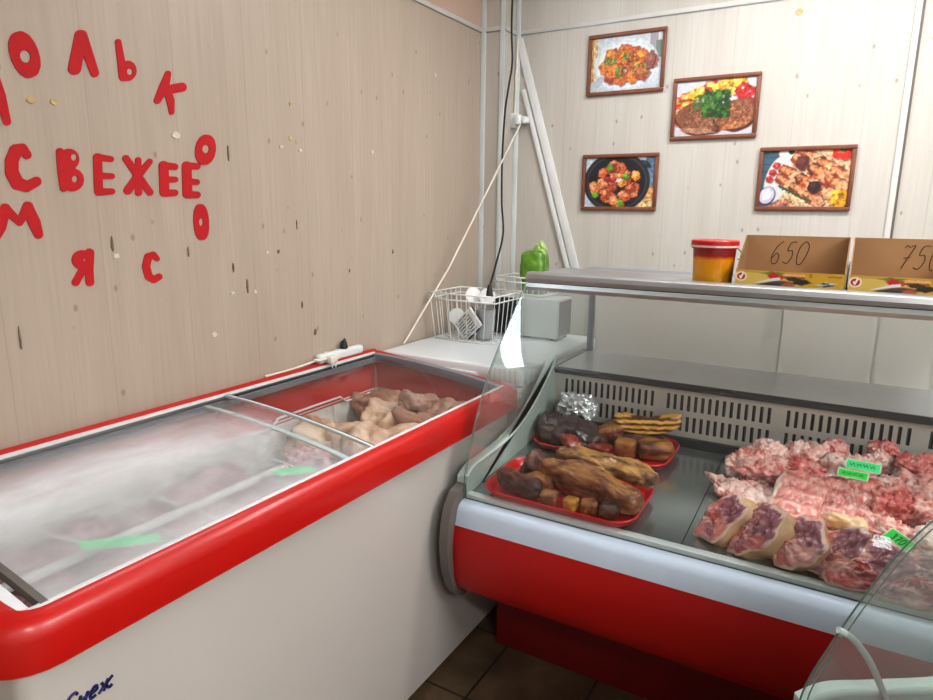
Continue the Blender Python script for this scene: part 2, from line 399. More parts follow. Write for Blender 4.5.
# ------------------------------------------------------------------ room shell
XL, XR, YB, YF, H = -1.68, 2.3, 3.10, -1.8, 2.75
TZ = 2.345
struct(box('floor', (XL - .1, YF - .1, -.1), (XR + .1, YB + .1, 0), M['floor']))
struct(box('ceiling', (XL - .1, YF - .1, H), (XR + .1, YB + .1, H + .1), M['plaster']))
struct(box('wall_left', (XL - .1, YF, 0), (XL, YB, TZ), M['wall_l']))
struct(box('wall_left_upper', (XL - .1, YF, TZ), (XL, YB, H), M['wall_top']))
struct(box('wall_back', (XL - .1, YB, 0), (XR + .1, YB + .1, H), M['wall_b']))
struct(box('wall_right', (XR, YF, 0), (XR + .1, YB, H), M['wall_b']))
struct(box('wall_front', (XL - .1, YF - .1, 0), (XR + .1, YF, H), M['wall_b']))
# boxed-in corner column with pale edge profiles
cx0, cx1, cy = XL, -1.555, 2.975
bm = bmesh.new(); add_box(bm, (cx0, cy, 0), (cx1, YB, H)); struct(fin(bm, 'wall_column', M['wall_b']))
struct(box('trim_1', (XL, cy - .006, 0), (XL + .026, cy, H), M['alu'], bev=.002))
struct(box('trim_2', (cx1 - .022, cy - .006, 0), (cx1 + .005, cy, H), M['alu'], bev=.002))
struct(box('trim_3', (cx1 + .0, YB - .008, 0), (cx1 + .026, YB, H), M['alu'], bev=.003))
def rail(name, a, b, n):
    """horizontal aluminium panel joint with a painted shadow line below it; n is the outward normal"""
    a, b, n = Vector(a), Vector(b), Vector(n)
    bm = bmesh.new()
    lo = Vector((min(a.x, b.x, (a + n * .005).x, (b + n * .005).x), min(a.y, b.y, (a + n * .005).y, (b + n * .005).y), TZ))
    hi = Vector((max(a.x, b.x, (a + n * .005).x, (b + n * .005).x), max(a.y, b.y, (a + n * .005).y, (b + n * .005).y), TZ + .020))
    add_box(bm, lo, hi, .002)
    struct(fin(bm, name, M['joint'], None, 40))
    bm = bmesh.new(); lo.z, hi.z = TZ - .0032, TZ - .0004
    hi2 = hi.copy(); lo2 = lo.copy()
    add_box(bm, lo2, hi2); struct(fin(bm, name.replace('trim', 'trim_1'), M['rail_grey']))  # thin grey strip stands in for the shadow under the joint
rail('trim_4', (XL, YF, 0), (XL, cy, 0), (1, 0, 0))
rail('trim_5', (XL, cy, 0), (cx1 + .012, cy, 0), (0, -1, 0))
rail('trim_6', (cx1, cy, 0), (cx1, YB, 0), (1, 0, 0))
rail('trim_7', (cx1, YB, 0), (XR, YB, 0), (0, -1, 0))
struct(box('trim_8', (.086, YB - .008, 0), (.108, YB, H), M['joint'], bev=.004))
struct(box('trim_9_shade', (.108, YB - .006, 0), (.116, YB, H), M['grey_plastic']))  # grey strip painted as the shadow beside the joint

# ------------------------------------------------------------------ red letters on the left wall
def sdf_plate(name, strokes, holes, o, du, dv, ref, m, thick=.003, step=2.0):
    """flat cut-out: union of round-ended strokes minus holes, traced on a grid and laid on the wall plane x = XL"""
    xs = [p[0] for s in strokes for p in s]; ys = [p[1] for s in strokes for p in s]; rs = max(p[2] for s in strokes for p in s)
    x0, x1, y0, y1 = min(xs) - rs - 4, max(xs) + rs + 4, min(ys) - rs - 4, max(ys) + rs + 4
    nx, ny = int((x1 - x0) / step) + 2, int((y1 - y0) / step) + 2
    X, Y = np.meshgrid(x0 + step * np.arange(nx), y0 + step * np.arange(ny))
    D = np.full(X.shape, 1e9)
    for s in strokes:
        for a, b in (zip(s, s[1:]) if len(s) > 1 else [(s[0], s[0])]):
            ax, ay, ar = a; bx, by, br = b; vx, vy = bx - ax, by - ay; L = vx * vx + vy * vy + 1e-9
            t = np.clip(((X - ax) * vx + (Y - ay) * vy) / L, 0, 1)
            D = np.minimum(D, np.hypot(X - ax - t * vx, Y - ay - t * vy) - (ar + t * (br - ar)))
    for h in holes:
        hx, hy, rx, ry, an = h; c, sn = math.cos(R(an)), math.sin(R(an))
        U = ((X - hx) * c + (Y - hy) * sn) / rx; V = (-(X - hx) * sn + (Y - hy) * c) / ry
        D = np.maximum(D, -(np.hypot(U, V) - 1) * min(rx, ry))
    bm = bmesh.new(); cache = {}
    def P(x, y):
        return (XL + thick, o[0] + (x - ref[0]) * du[0] + (y - ref[1]) * dv[0], o[1] + (x - ref[0]) * du[1] + (y - ref[1]) * dv[1])
    def vert(i, j, k=None):
        key = (i, j) if k is None else (min((i, j), k), max((i, j), k))
        if key not in cache:
            if k is None: x, y = X[j, i], Y[j, i]
            else:
                a, b = D[j, i], D[k[1], k[0]]; t = a / (a - b)
                x, y = X[j, i] + t * (X[k[1], k[0]] - X[j, i]), Y[j, i] + t * (Y[k[1], k[0]] - Y[j, i])
            cache[key] = bm.verts.new(P(x, y))
        return cache[key]
    for j in range(ny - 1):
        for i in range(nx - 1):
            c = [(i, j), (i + 1, j), (i + 1, j + 1), (i, j + 1)]
            ins = [D[q[1], q[0]] < 0 for q in c]
            if not any(ins): continue
            poly = []
            for k in range(4):
                a, b = c[k], c[(k + 1) % 4]
                if ins[k]: poly.append(vert(*a))
                if ins[k] != ins[(k + 1) % 4]: poly.append(vert(a[0], a[1], b))
            poly = [v for n, v in enumerate(poly) if v not in poly[:n]]
            if len(poly) > 2:
                try: bm.faces.new(poly)
                except ValueError: pass
    ext = [e for e in bm.edges if len(e.link_faces) == 1]
    r = bmesh.ops.extrude_edge_only(bm, edges=ext)
    for g in r['geom']:
        if isinstance(g, bmesh.types.BMVert): g.co.x = XL + .0002
    return fin(bm, name, m, None)
def ell(cx, cy, rx, ry, an, n=14, r=1.0):
    """ellipse as a fat closed stroke path filling to the middle"""
    c, s = math.cos(R(an)), math.sin(R(an)); k = min(rx, ry) * .55
    pts = []
    for i in range(n + 1):
        t = 2 * math.pi * i / n
        u, v = (rx - k) * math.cos(t), (ry - k) * math.sin(t)
        pts.append((cx + u * c - v * s, cy + u * s + v * c, k))
    return pts
LET = [
 ('О', 'letter O of the top row, tilted, at the photo edge', (57,128),(0.862,1.837),(0.93,0.18),(-0.11,-0.93), [ell(57,128,33,57,-20)], [(58,132,12,15,-20)]),
 ('Л', 'letter Л with splayed blunt legs in the top row', (195,128),(0.999,1.864),(1.07,0.21),(-0.11,-1.00), [[(187,84,13),(174,160,15)],[(190,84,13),(221,172,10)]], []),
 ('Ь', 'soft sign letter Ь in the top row', (290,140),(1.105,1.872),(1.19,0.22),(-0.11,-1.05), [[(275,99,7),(283,150,9),(287,180,10)],ell(297,166,21,24,0)], [(302,168,7,8,0)]),
 ('К', 'letter К leaning at the low end of the top row', (396,215),(1.231,1.812),(1.35,0.20),(-0.11,-1.13), [[(391,172,7),(383,200,11),(367,234,8)],[(384,212,9),(406,206,11),(424,203,11)],[(390,212,9),(397,235,9),(400,262,6)]], []),
 ('О', 'letter O with a torn dark hole, above the word end', (478,350),(1.333,1.668),(1.50,0.12),(-0.10,-1.22), [ell(479,350,24,36,8)], [(479,348,8,10,0)]),
 ('X', 'piece of a letter cut by the photo edge, above letter С', (8,240),(0.805,1.726),(0.88,0.12),(-0.11,-0.92), [[(-12,180,10),(0,225,13),(16,285,9)],[(0,225,12),(-25,290,12)]], []),
 ('С', 'large round letter С beginning the long middle word', (55,390),(0.831,1.589),(0.93,0.06),(-0.12,-0.96), [[(62,362,10),(50,348,13),(36,352,15),(27,375,15),(27,402,15),(40,428,15),(62,436,13),(84,425,12)]], []),
 ('В', 'letter В with two small holes in the middle word', (162,397),(0.935,1.588),(1.03,0.06),(-0.11,-1.02), [[(139,355,9),(142,400,9),(148,438,9)],ell(160,372,24,25,0),ell(168,420,27,27,0)], [(171,367,7,8,0),(173,418,7,8,0)]),
 ('Е', 'letter Е between В and Ж in the middle word', (241,406),(1.019,1.583),(1.13,0.06),(-0.11,-1.07), [[(227,368,10),(228,410,10),(229,445,10)],[(227,367,8),(258,371,7)],[(230,410,8),(260,411,7)],[(229,447,9),(261,447,7)]], []),
 ('Ж', 'letter Ж like a six-armed star in the middle word', (322,410),(1.114,1.584),(1.24,0.06),(-0.11,-1.12), [[(322,374,7),(323,450,8)],[(294,371,8),(322,412,9),(350,450,8)],[(349,377,7),(322,410,9),(298,444,10)]], []),
 ('Е', 'letter Е directly after Ж in the middle word', (395,418),(1.208,1.579),(1.35,0.06),(-0.11,-1.17), [[(381,387,11),(382,420,11),(383,448,11)],[(382,386,8),(407,389,8)],[(383,419,8),(408,419,7)],[(383,450,9),(407,450,8)]], []),
 ('Е', 'last letter Е of the middle word, under the torn O', (447,420),(1.280,1.580),(1.44,0.06),(-0.11,-1.21), [[(435,388,11),(436,422,11),(437,452,11)],[(435,387,8),(459,388,8)],[(437,423,8),(459,425,7)],[(437,454,9),(460,455,8)]], []),
 ('М', 'letter М cut by the photo edge, below letter С', (45,515),(0.807,1.467),(0.92,-0.01),(-0.12,-0.97), [[(12,487,12),(0,530,14),(-12,558,10)],[(12,487,11),(45,519,8)],[(64,482,13),(45,519,8)],[(64,484,13),(80,520,15),(90,547,11)]], []),
 ('О', 'narrow letter O below the end of the middle word', (469,518),(1.302,1.460),(1.49,-0.01),(-0.11,-1.24), [ell(469,518,18,43,-4)], [(468,518,5,9,0)]),
 ('Я', 'letter Я in the lowest row of the lettering', (195,625),(0.943,1.349),(1.08,-0.07),(-0.12,-1.07), [[(208,590,11),(207,630,10),(209,658,10)],ell(192,606,25,23,0),[(196,622,9),(176,658,9)]], [(196,606,3,3,0)]),
 ('С', 'small letter С in the lowest row of the lettering', (355,625),(1.132,1.337),(1.30,-0.09),(-0.11,-1.18), [[(366,604,6),(357,595,8),(345,600,9),(340,622,9),(346,645,9),(358,653,8),(370,646,8)]], []),
]
for ch, lab, ref, o, du, dv, st, ho in LET:
    ob = sdf_plate('wall_letter', st, ho, o, (du[0] / 1000, du[1] / 1000), (dv[0] / 1000, dv[1] / 1000), ref, M['letter'])
    tag(ob, 'red cut-out ' + lab, 'letter', 'red letters on the left wall')
# tape remnants and scuffs
def scrap(y, z, w, h, m, name, lab, grp, seed):
    rnd = random.Random(seed); bm = bmesh.new(); n = 9
    vs = [bm.verts.new((XL + .0025 + .001 * rnd.random(), y + w * (.7 + .5 * rnd.random()) * math.cos(2 * math.pi * k / n) / 2, z + h * (.7 + .5 * rnd.random()) * math.sin(2 * math.pi * k / n) / 2)) for k in range(n)]
    f = bm.faces.new(vs); r = bmesh.ops.extrude_face_region(bm, geom=[f])
    for g in r['geom']:
        if isinstance(g, bmesh.types.BMVert): g.co.x = XL + .0004
    tag(fin(bm, name, m), lab, 'scrap' if name != 'wall_dent' else 'dent', grp)
for i, (y, z, w, h, k) in enumerate([(.865,1.74,.035,.03,0),(.914,1.743,.03,.03,0),(1.238,1.70,.04,.04,1),(1.684,1.843,.02,.025,0),(1.677,1.734,.025,.03,0),(1.634,1.702,.03,.02,1),(1.721,1.699,.03,.02,1),(2.114,1.724,.03,.03,1),(2.563,2.084,.025,.03,1),(1.314,1.30,.0,.0,1),(1.03,1.375,.03,.025,1),(1.40,1.24,.025,.02,1),(1.49,1.235,.025,.03,1),(1.32,1.12,.035,.03,1),(1.55,1.36,.03,.015,1)]):
    if w: scrap(y, z, w * .62, h * .55, M['tape'] if k == 0 else M['tape_w'], 'tape_scrap', 'small scrap of yellowed tape left on the wood panelling' if k == 0 else 'small torn white paper scrap stuck on the wood panelling', 'yellowed tape scraps on the left wall' if k == 0 else 'white paper scraps on the left wall', i)
for i, (y, z, w, h) in enumerate([(1.416,1.666,.012,.07),(1.023,1.405,.014,.06),(1.25,1.375,.008,.04),(1.408,1.318,.012,.045),(1.46,1.255,.012,.085),(1.60,1.36,.02,.02),(1.70,1.168,.012,.04),(1.761,1.06,.025,.035),(.775,1.19,.010,.10),(2.24,1.33,.012,.03),(1.96,1.27,.012,.02),(1.69,1.45,.006,.05)]):
    scrap(y, z, w * .5, h * .62, M['scuff'], 'wall_dent', 'narrow dark scuff or dent in the wood panelling', 'dark scuffs in the left wall', 50 + i)
tag(lathe('tape_scrap', [(.014, 0), (.012, .002)], M['tape'], None, 9), 'yellow tape scrap high on the back wall above the pictures', 'scrap')
o = bpy.data.objects['tape_scrap.015'] if 'tape_scrap.015' in bpy.data.objects else [x for x in bpy.data.objects if x.name.startswith('tape_scrap')][-1]
o.location = (-.304, YB - .0005, 2.29); o.rotation_euler = (R(90), .4, 0)
# ------------------------------------------------------------------ painted prints
def lin(c): return np.array(srgb(*c)[:3])
class Canvas:
    def __init__(s, w, h, col, seed=0):
        s.w, s.h = w, h; s.a = np.tile(lin(col), (h, w, 1)).astype(float)
        s.X, s.Y = np.meshgrid(np.linspace(0, 1, w), np.linspace(0, 1, h)); s.r = np.random.RandomState(seed)
        s.asp = w / h
    def blend(s, mask, col):
        s.a = s.a * (1 - mask[..., None]) + lin(col) * mask[..., None]
    def ell(s, x, y, rx, ry, col, an=0, soft=.12, wob=0.0, alpha=1.0):
        c, n = math.cos(R(an)), math.sin(R(an)); dx, dy = (s.X - x) * s.asp, (s.Y - y)
        u, v = (dx * c + dy * n) / rx, (-dx * n + dy * c) / ry; d = np.hypot(u, v)
        if wob: d = d * (1 + wob * np.sin(5 * np.arctan2(v, u) + x * 40) + wob * .6 * np.sin(9 * np.arctan2(v, u) + y * 60))
        m = np.clip((1 - d) / soft + .5, 0, 1) * alpha
        s.blend(m, col); return m
    def shade_blob(s, x, y, rx, ry, base, hi, lo, an=0, wob=.08):
        s.ell(x + .012, y - .02, rx * 1.08, ry * 1.08, lo, an, .2, wob, .8)
        s.ell(x, y, rx, ry, base, an, .15, wob)
        s.ell(x - .15 * rx, y + .3 * ry, rx * .55, ry * .45, hi, an, .6, wob, .65)
    def speck(s, n, box, r, cols, alpha=.8):
        for _ in range(n):
            x = box[0] + (box[2] - box[0]) * s.r.rand(); y = box[1] + (box[3] - box[1]) * s.r.rand()
            s.ell(x, y, r * (.5 + s.r.rand()), r * (.4 + .8 * s.r.rand()), cols[s.r.randint(len(cols))], s.r.rand() * 180, .4, .1, alpha)
    def rect(s, x0, y0, x1, y1, col, alpha=1.0):
        s.blend(((s.X >= x0) & (s.X <= x1) & (s.Y >= y0) & (s.Y <= y1)).astype(float) * alpha, col)
    def grain(s, k=.06):
        def sm(n):
            g = s.r.rand(n, int(n * s.asp) + 1); yi = np.linspace(0, n - 1.001, s.h); xi = np.linspace(0, g.shape[1] - 1.001, s.w)
            y0, x0 = yi.astype(int), xi.astype(int); fy_, fx_ = (yi - y0)[:, None], (xi - x0)[None]
            q = lambda a, b: g[np.ix_(np.minimum(y0 + a, n - 1), np.minimum(x0 + b, g.shape[1] - 1))]
            return (q(0, 0) * (1 - fy_) * (1 - fx_) + q(1, 0) * fy_ * (1 - fx_) + q(0, 1) * (1 - fy_) * fx_ + q(1, 1) * fy_ * fx_) - .5
        sat = np.clip((s.a.max(2) - s.a.min(2)) * 2.5, .12, 1)
        t = (.9 * sm(18) + .9 * sm(36) + .7 * sm(70)) * sat
        s.a = s.a * (1 + t[..., None] * np.array([.9, 1.05, 1.0]))
        hl = np.clip((sm(48) - .36) * 8, 0, 1) * (sat > .4); s.a = s.a * (1 - .55 * hl[..., None]) + .55 * hl[..., None] * lin((250, 226, 196))
        s.a = s.a * .86
        s.a = np.clip(s.a * (1 + k * (s.r.rand(s.h, s.w, 1) - .5) * 2), 0, 1)
PW, PH = 150, 108
def pic_meatballs():
    c = Canvas(PW, PH, (206, 214, 222), 1)
    c.rect(0, 0, .1, 1, (226, 196, 150)); c.rect(.0, .0, .035, 1, (190, 150, 104)); c.rect(.82, .55, .93, 1, (170, 160, 170)); c.rect(.9, .55, 1, .85, (120, 140, 130))
    c.ell(.5, .48, .62, .46, (222, 230, 236), 0, .06); c.ell(.5, .46, .56, .40, (236, 242, 246), 0, .05); c.ell(.06, .12, .3, .08, (190, 198, 206), 40)
    P = [(.3,.66),(.48,.72),(.62,.66),(.72,.6),(.22,.46),(.4,.5),(.56,.5),(.7,.42),(.3,.28),(.44,.24),(.6,.26),(.74,.3),(.5,.62),(.36,.38),(.84,.5)]
    for i, (x, y) in enumerate(P):
        c.shade_blob(x, y, .135, .125, [(196,104,52),(206,120,44),(180,84,58)][i % 3], [(240,176,70),(236,150,90),(226,128,84)][i % 3], (112,46,30))
    c.shade_blob(.84, .52, .08, .16, (150,92,84), (176,116,100), (90,50,50), -10)
    for bx in ((.24,.5,.36,.62),(.36,.28,.46,.42),(.6,.28,.8,.46),(.46,.56,.56,.66),(.2,.5,.3,.6)):
        c.speck(26, bx, .022, [(92,140,60),(66,110,52),(140,178,90)])
    c.speck(50, (.25,.2,.75,.7), .014, [(250,190,70),(236,160,60),(170,60,40)], .7)
    c.grain(); return c
def pic_steak():
    c = Canvas(PW, PH, (214, 214, 224), 2)
    c.rect(0, .0, 1, .15, (206, 206, 214))
    for x, y, col in [(.05,.62,(206,66,36)),(.14,.7,(216,90,44)),(.25,.76,(232,184,40)),(.36,.8,(238,200,60)),(.45,.88,(196,50,40)),(.55,.84,(240,206,70)),(.62,.9,(232,180,40)),(.7,.8,(236,190,90)),(.78,.92,(236,190,60)),(.16,.55,(236,170,40)),(.06,.38,(200,80,40)),(.1,.28,(214,100,46))]:
        c.shade_blob(x, y, .13, .1, col, (250, 224, 130), (140, 50, 30))
    for x, y in [(.84,.76),(.93,.68),(.97,.6)]:
        c.shade_blob(x, y, .13, .14, (190,30,34), (226,80,74), (120,14,20)); c.ell(x-.01, y+.05, .02, .018, (250,230,230))
    c.ell(.34, .3, .46, .30, (84, 40, 26), -8, .08, .03); c.ell(.33, .33, .43, .27, (140, 86, 62), -8, .1, .03)
    c.ell(.78, .34, .40, .28, (84, 40, 26), 10, .08, .03); c.ell(.78, .37, .37, .25, (150, 92, 64), 10, .1, .03)
    c.speck(160, (.12,.12,.55,.52), .02, [(96,54,40),(176,118,90),(120,70,50),(190,140,110)], .6)
    c.speck(140, (.6,.16,.95,.55), .02, [(96,54,40),(186,122,84),(130,76,50),(200,150,104)], .6)
    c.ell(.3, .1, .3, .05, (196, 150, 120), -5, .3, .1, .6); c.ell(.74, .16, .22, .05, (206, 130, 80), 10, .3, .1, .7)
    c.speck(170, (.36,.34,.68,.78), .045, [(34,72,26),(58,112,34),(88,142,50),(24,52,24)], .9)
    c.speck(60, (.24,.5,.5,.72), .03, [(58,102,40),(80,128,54)], .8)
    c.grain(); return c
def pic_pan():
    c = Canvas(PW, PH, (196, 212, 224), 3)
    c.rect(.86, .35, 1, 1, (126, 150, 176)); c.ell(.98, .85, .12, .3, (98,124,152), 20); c.ell(.97, .2, .16, .22, (226,170,110)); c.ell(.9, .05, .22, .12, (236,206,150))
    c.ell(.46, .5, .66, .60, (44, 44, 52), 0, .03); c.ell(.46, .5, .60, .54, (66, 66, 74), 0, .03); c.ell(.46, .5, .57, .51, (30, 30, 36), 0, .04)
    c.shade_blob(.86, .86, .1, .05, (46,46,52), (80,80,88), (20,20,24), -35)
    rr = c.r
    for i in range(48):
        a, d = rr.rand() * 6.28, math.sqrt(rr.rand()) * .42; x, y = .45 + d * math.cos(a) / c.asp * 1.1, .46 + d * math.sin(a) * .95
        col = [(206,96,56),(216,130,90),(190,70,44),(226,150,60),(214,120,70)][i % 5]
        c.shade_blob(x, y, .10, .085, col, (242,190,140), (104,36,22), rr.rand() * 180)
    for x, y in [(.16,.26),(.6,.62),(.53,.1),(.36,.8)]: c.shade_blob(x, y, .065, .06, (100,160,40), (150,200,80), (50,90,24))
    for x, y in [(.33,.57),(.42,.55)]: c.shade_blob(x, y, .07, .05, (170,34,44), (220,90,90), (90,16,20))
    c.ell(.5, .54, .06, .035, (236,226,226), 20, .3, .2); c.grain(); return c
def pic_kebab():
    c = Canvas(PW, PH, (70, 98, 116), 4)
    for i in range(8): c.rect(0, i / 8, .3, i / 8 + .012, (48, 72, 90))
    c.ell(.62, .5, .70, .56, (206, 168, 128), 0, .03); c.ell(.62, .5, .66, .52, (226, 190, 150), 0, .04)
    c.ell(.2, .5, .2, .42, (214, 216, 214), -12, .08); c.ell(.3, .95, .16, .1, (240,240,238)); c.ell(.33, .97, .05, .05, (60,60,60))
    for x, y in [(.17,.74),(.13,.62),(.1,.5)]: c.shade_blob(x, y, .06, .055, (206,44,34), (236,110,90), (130,20,16))
    c.ell(.09, .2, .14, .17, (70,40,62), -20); c.ell(.09, .21, .12, .15, (206,200,220), -20); c.ell(.09, .22, .07, .1, (236,232,244), -20, .4)
    def skewer(x0, y0, x1, y1, n, r):
        for i in range(n):
            t = i / (n - 1); x, y = x0 + (x1 - x0) * t, y0 + (y1 - y0) * t
            col = [(150,62,44),(214,150,116),(196,92,44),(104,46,40),(222,164,130),(168,78,52)][(i * 5) % 6]
            c.shade_blob(x, y, r * 1.15, r, col, (238,176,120), (62,22,20), -35)
    skewer(.48,.92,.98,.5,9,.11); skewer(.42,.84,.94,.34,9,.11); skewer(.28,.64,.80,.24,9,.10); skewer(.24,.5,.68,.1,9,.09)
    c.shade_blob(.46,.78,.1,.12,(96,44,44),(130,70,60),(50,20,24)); c.shade_blob(.62,.36,.1,.1,(54,34,36),(90,60,56),(30,16,18))
    for k in range(14): c.ell(.24 + .025 * k, .36 - .018 * k, .05, .016, (58, 84, 48), -30 + (k % 3) * 25, .3)
    c.shade_blob(.92, .16, .15, .16, (236,172,30), (250,216,90), (150,90,16)); c.ell(.93,.2,.06,.04,(160,100,20),-30,.3,.1,.8)
    c.shade_blob(.9, .94, .17, .12, (206,40,26), (236,90,70), (130,20,12)); c.ell(.9,.99,.06,.05,(70,110,40))
    c.ell(.26, .07, .2, .05, (216,120,80), 20, .3, .1, .7); c.speck(30,(.3,.02,.6,.2),.02,[(196,96,60),(90,50,40),(70,100,60)],.6)
    c.grain(); return c
def picture(label, quad, pic):
    (x0, z0, x1, z1) = quad
    w, h = x1 - x0, z1 - z0
    root = thing('framed_picture', label, 'picture', (x0 + w / 2, YB, z0), 0, None)
    fw, fd = .017, .016
    bm = bmesh.new()
    for lo, hi in (((-w/2, -fd, 0), (w/2, -.001, fw)), ((-w/2, -fd, h-fw), (w/2, -.001, h)), ((-w/2, -fd, fw), (-w/2+fw, -.001, h-fw)), ((w/2-fw, -fd, fw), (w/2, -.001, h-fw))):
        add_box(bm, lo, hi, .004, 2)
    fin(bm, 'frame', M['frame_wood'], root, 40)
    c = pic(); nu, nv = c.w, c.h
    grid_obj('print', nu, nv, lambda u, v: (-w/2 + fw*.8 + u * (w - 1.6*fw), -.006, fw*.8 + v * (h - 1.6*fw)), M['print'], root, colors=c.a)
    return root
picture('framed photo of meatballs with herbs on a white plate, topmost picture', (-1.176, 2.032, -.818, 2.298), pic_meatballs)
picture('framed photo of two grilled steaks under green parsley', (-.774, 1.818, -.417, 2.078), pic_steak)
picture('framed photo of meat pieces frying in a round black pan', (-1.178, 1.512, -.815, 1.770), pic_pan)
picture('framed photo of meat skewers with an onion and yellow pepper', (-.396, 1.518, -.041, 1.775), pic_kebab)
# ------------------------------------------------------------------ display case (curved glass, white bumper, red front)
GL = [(.0, .628), (.010, .727), (.045, .815), (.094, .915), (.158, 1.015), (.288, 1.15), (.428, 1.286)]
GLC = [(p.x, p.y) for p in catmull([(a, b, 0) for a, b in GL], 6)]
LINER = [(.012, .70), (.06, .722), (.136, .727), (.25, .736), (.361, .758), (.46, .796), (.557, .852), (.64, .915), (.685, .962)]
LINC = [(p.x, p.y) for p in catmull([(a, b, 0) for a, b in LINER], 5)]
DZ = lambda y: .64 + .0725 * y
def display_case(root, L, panel_w, gfront=None, gside=None):
    P = root
    box('base', (.01, .22, .0), (L - .01, 1.0, .335), M['red_base_shaded'], P, .004)
    fp = [(-.050, .566), (-.058, .52), (-.060, .47), (-.052, .40), (-.034, .352), (-.005, .328), (.06, .322), (.25, .33), (.25, .345), (0, .35), (-.02, .38), (-.03, .47), (-.02, .566)]
    prism('front_panel', fp, 0, L, M['red_panel'], P)
    bp = [(0.004, .634), (-.014, .632), (-.028, .624), (-.037, .610), (-.049, .5665), (0.004, .5665)]
    prism('bumper', bp, 0, L, M['bumper'], P)
    prism('glass_channel', [(.004, .60), (.014, .60), (.014, .632), (.004, .632)], 0, L, M['dark'], P)
    prism('front_lip', [(.014, .60), (.042, .60), (.042, .6445), (.036, .647), (.02, .647), (.014, .644)], 0, L, M['alu'], P)
    x = 0; k = 0
    while x < L - .01:
        x1 = min(x + panel_w, L)
        prism('deck_panel', [(.042, DZ(.042) - .012), (.675, DZ(.675) - .012), (.675, DZ(.675)), (.042, DZ(.042))], x + .0012, x1 - .0012, M['steel_deck'], P, smooth=None)
        x = x1
    prism('deck_underside', [(0, .57), (.70, .57), (.70, .66), (.0, .60)], .002, L - .002, M['dark'], P, smooth=None)
    # back grille with two rows of slots
    z0, z1 = .722, .893; rows = ((.742, .797), (.818, .874)); y = .69
    bm = bmesh.new(); pitch, sw, n_in, gap = .0236, .0105, 15, .047
    slots = []; xx = .045
    while xx < L - .03:
        for i in range(n_in):
            a = xx + i * pitch
            if a + sw < L - .02: slots.append((a, a + sw))
        xx += n_in * pitch + gap - (pitch - sw)
    bands = [z0, rows[0][0], rows[0][1], rows[1][0], rows[1][1], z1]
    for bz in (0, 2, 4): add_box(bm, (.003, y, bands[bz]), (L - .003, y + .002, bands[bz + 1]))
    for (ra, rb) in rows:
        edges = [.003] + [e for s in slots for e in s] + [L - .003]
        for i in range(0, len(edges), 2): add_box(bm, (edges[i], y, ra), (edges[i + 1], y + .002, rb))
    bmesh.ops.remove_doubles(bm, verts=bm.verts, dist=.0002)
    fin(bm, 'back_grille', M['steel_grille'], P)
    box('evaporator', (.01, .712, .70), (L - .01, .80, .885), M['dark'], P)
    fin_bm = bmesh.new()
    for i in range(int(L / .012)):
        add_box(fin_bm, (.012 + i * .012, .704, .735), (.0155 + i * .012, .712, .885))
    fin(fin_bm, 'cooling_fin_block', M['grey_plastic'], P)
    box('drip_gutter', (.003, .674, .67), (L - .003, .69, .722), M['dark'], P)
    box('rear_ledge', (.003, .692, .893), (L - .003, 1.07, .915), M['steel_dark'], P)
    prism('ledge_lip', [(.676, .895), (.692, .893), (.692, .917), (.682, .917), (.676, .911)], .003, L - .003, M['dark'], P)
    # ends
    outer = [(.0, .30), (1.07, .30), (1.07, .915), (.695, .917)] + [(a, b - .022) for a, b in LINC[::-1]] + [(-.035, .668), (-.068, .63), (-.086, .575), (-.092, .51), (-.083, .43), (-.058, .365), (-.03, .32)]
    inner = [(.015, .60), (.695, .60), (.695, .917)] + LINC[::-1]
    sg = GLC[4:] + [(.60, 1.286), (1.07, 1.20), (1.07, .918), (.695, .918)] + LINC[::-1]
    for xa, xb, xi, xg in ((-.03, -.001, (0, .004), -.002), (L + .001, L + .03, (L - .004, L), L + .002)):
        e = prism('end_panel', outer, xa, xb, M['grey_plastic'], P)
        prism('inner_liner', inner, xi[0], xi[1], M['liner'], e, smooth=None)
        prism('panel_cap', LINC + [(q, z - .021) for q, z in LINC[::-1]], xa, xb, M['liner'], e)
        bm = bmesh.new(); vs = [bm.verts.new((xg, a, b)) for a, b in sg]
        f = bm.faces.new(vs); bmesh.ops.triangulate(bm, faces=[f]); g = fin(bm, 'side_glass', gside or M['glass_side'], P)
        tube('seal', [(xi[0] + .002, a, b) for a, b in LINC], .006, M['seal'], g, 8)
        tube('glass_edge', [(xg, a + .012, b - .004) for a, b in GLC[3:]], .0011, M['glass_edge'], g, 6)
        box('rear_post', (xg - .004 if xa < 0 else xg - .02, 1.045, .915), (xg + .02 if xa < 0 else xg + .004, 1.07, 1.255), M['rail_grey'], P, .002)
    n = len(GLC)
    bm = bmesh.new()
    A = [[bm.verts.new((x, a, b)) for x in (0.0, L)] for a, b in GLC]
    for i in range(n - 1): bm.faces.new((A[i][0], A[i][1], A[i + 1][1], A[i + 1][0]))
    g = fin(bm, 'front_glass', gfront or M['glass'], P, 180)
    for x in (0.0, L): tube('glass_edge', [(x, a - .001, b) for a, b in GLC], .0014, M['glass_edge'], g, 6)
    # top rail and shelf
    tr = [(.405, 1.252), (.412, 1.240), (.435, 1.236), (.46, 1.240), (.46, 1.262), (.412, 1.264)]
    prism('lamp_rail', tr, -.004, L + .004, M['steel'], P)
    prism('top_rail', [(.414, 1.267), (.409, 1.280), (.413, 1.294), (.424, 1.300), (.455, 1.3005), (.46, 1.296), (.46, 1.267)], -.006, L + .006, M['steel'], P)
    prism('rail_gap', [(.418, 1.262), (.455, 1.262), (.455, 1.269), (.418, 1.269)], 0, L, M['dark'], P)
    prism('top_shelf', [(.455, 1.275), (.75, 1.275), (.75, 1.292), (.455, 1.292)], -.003, L + .003, M['steel'], P)
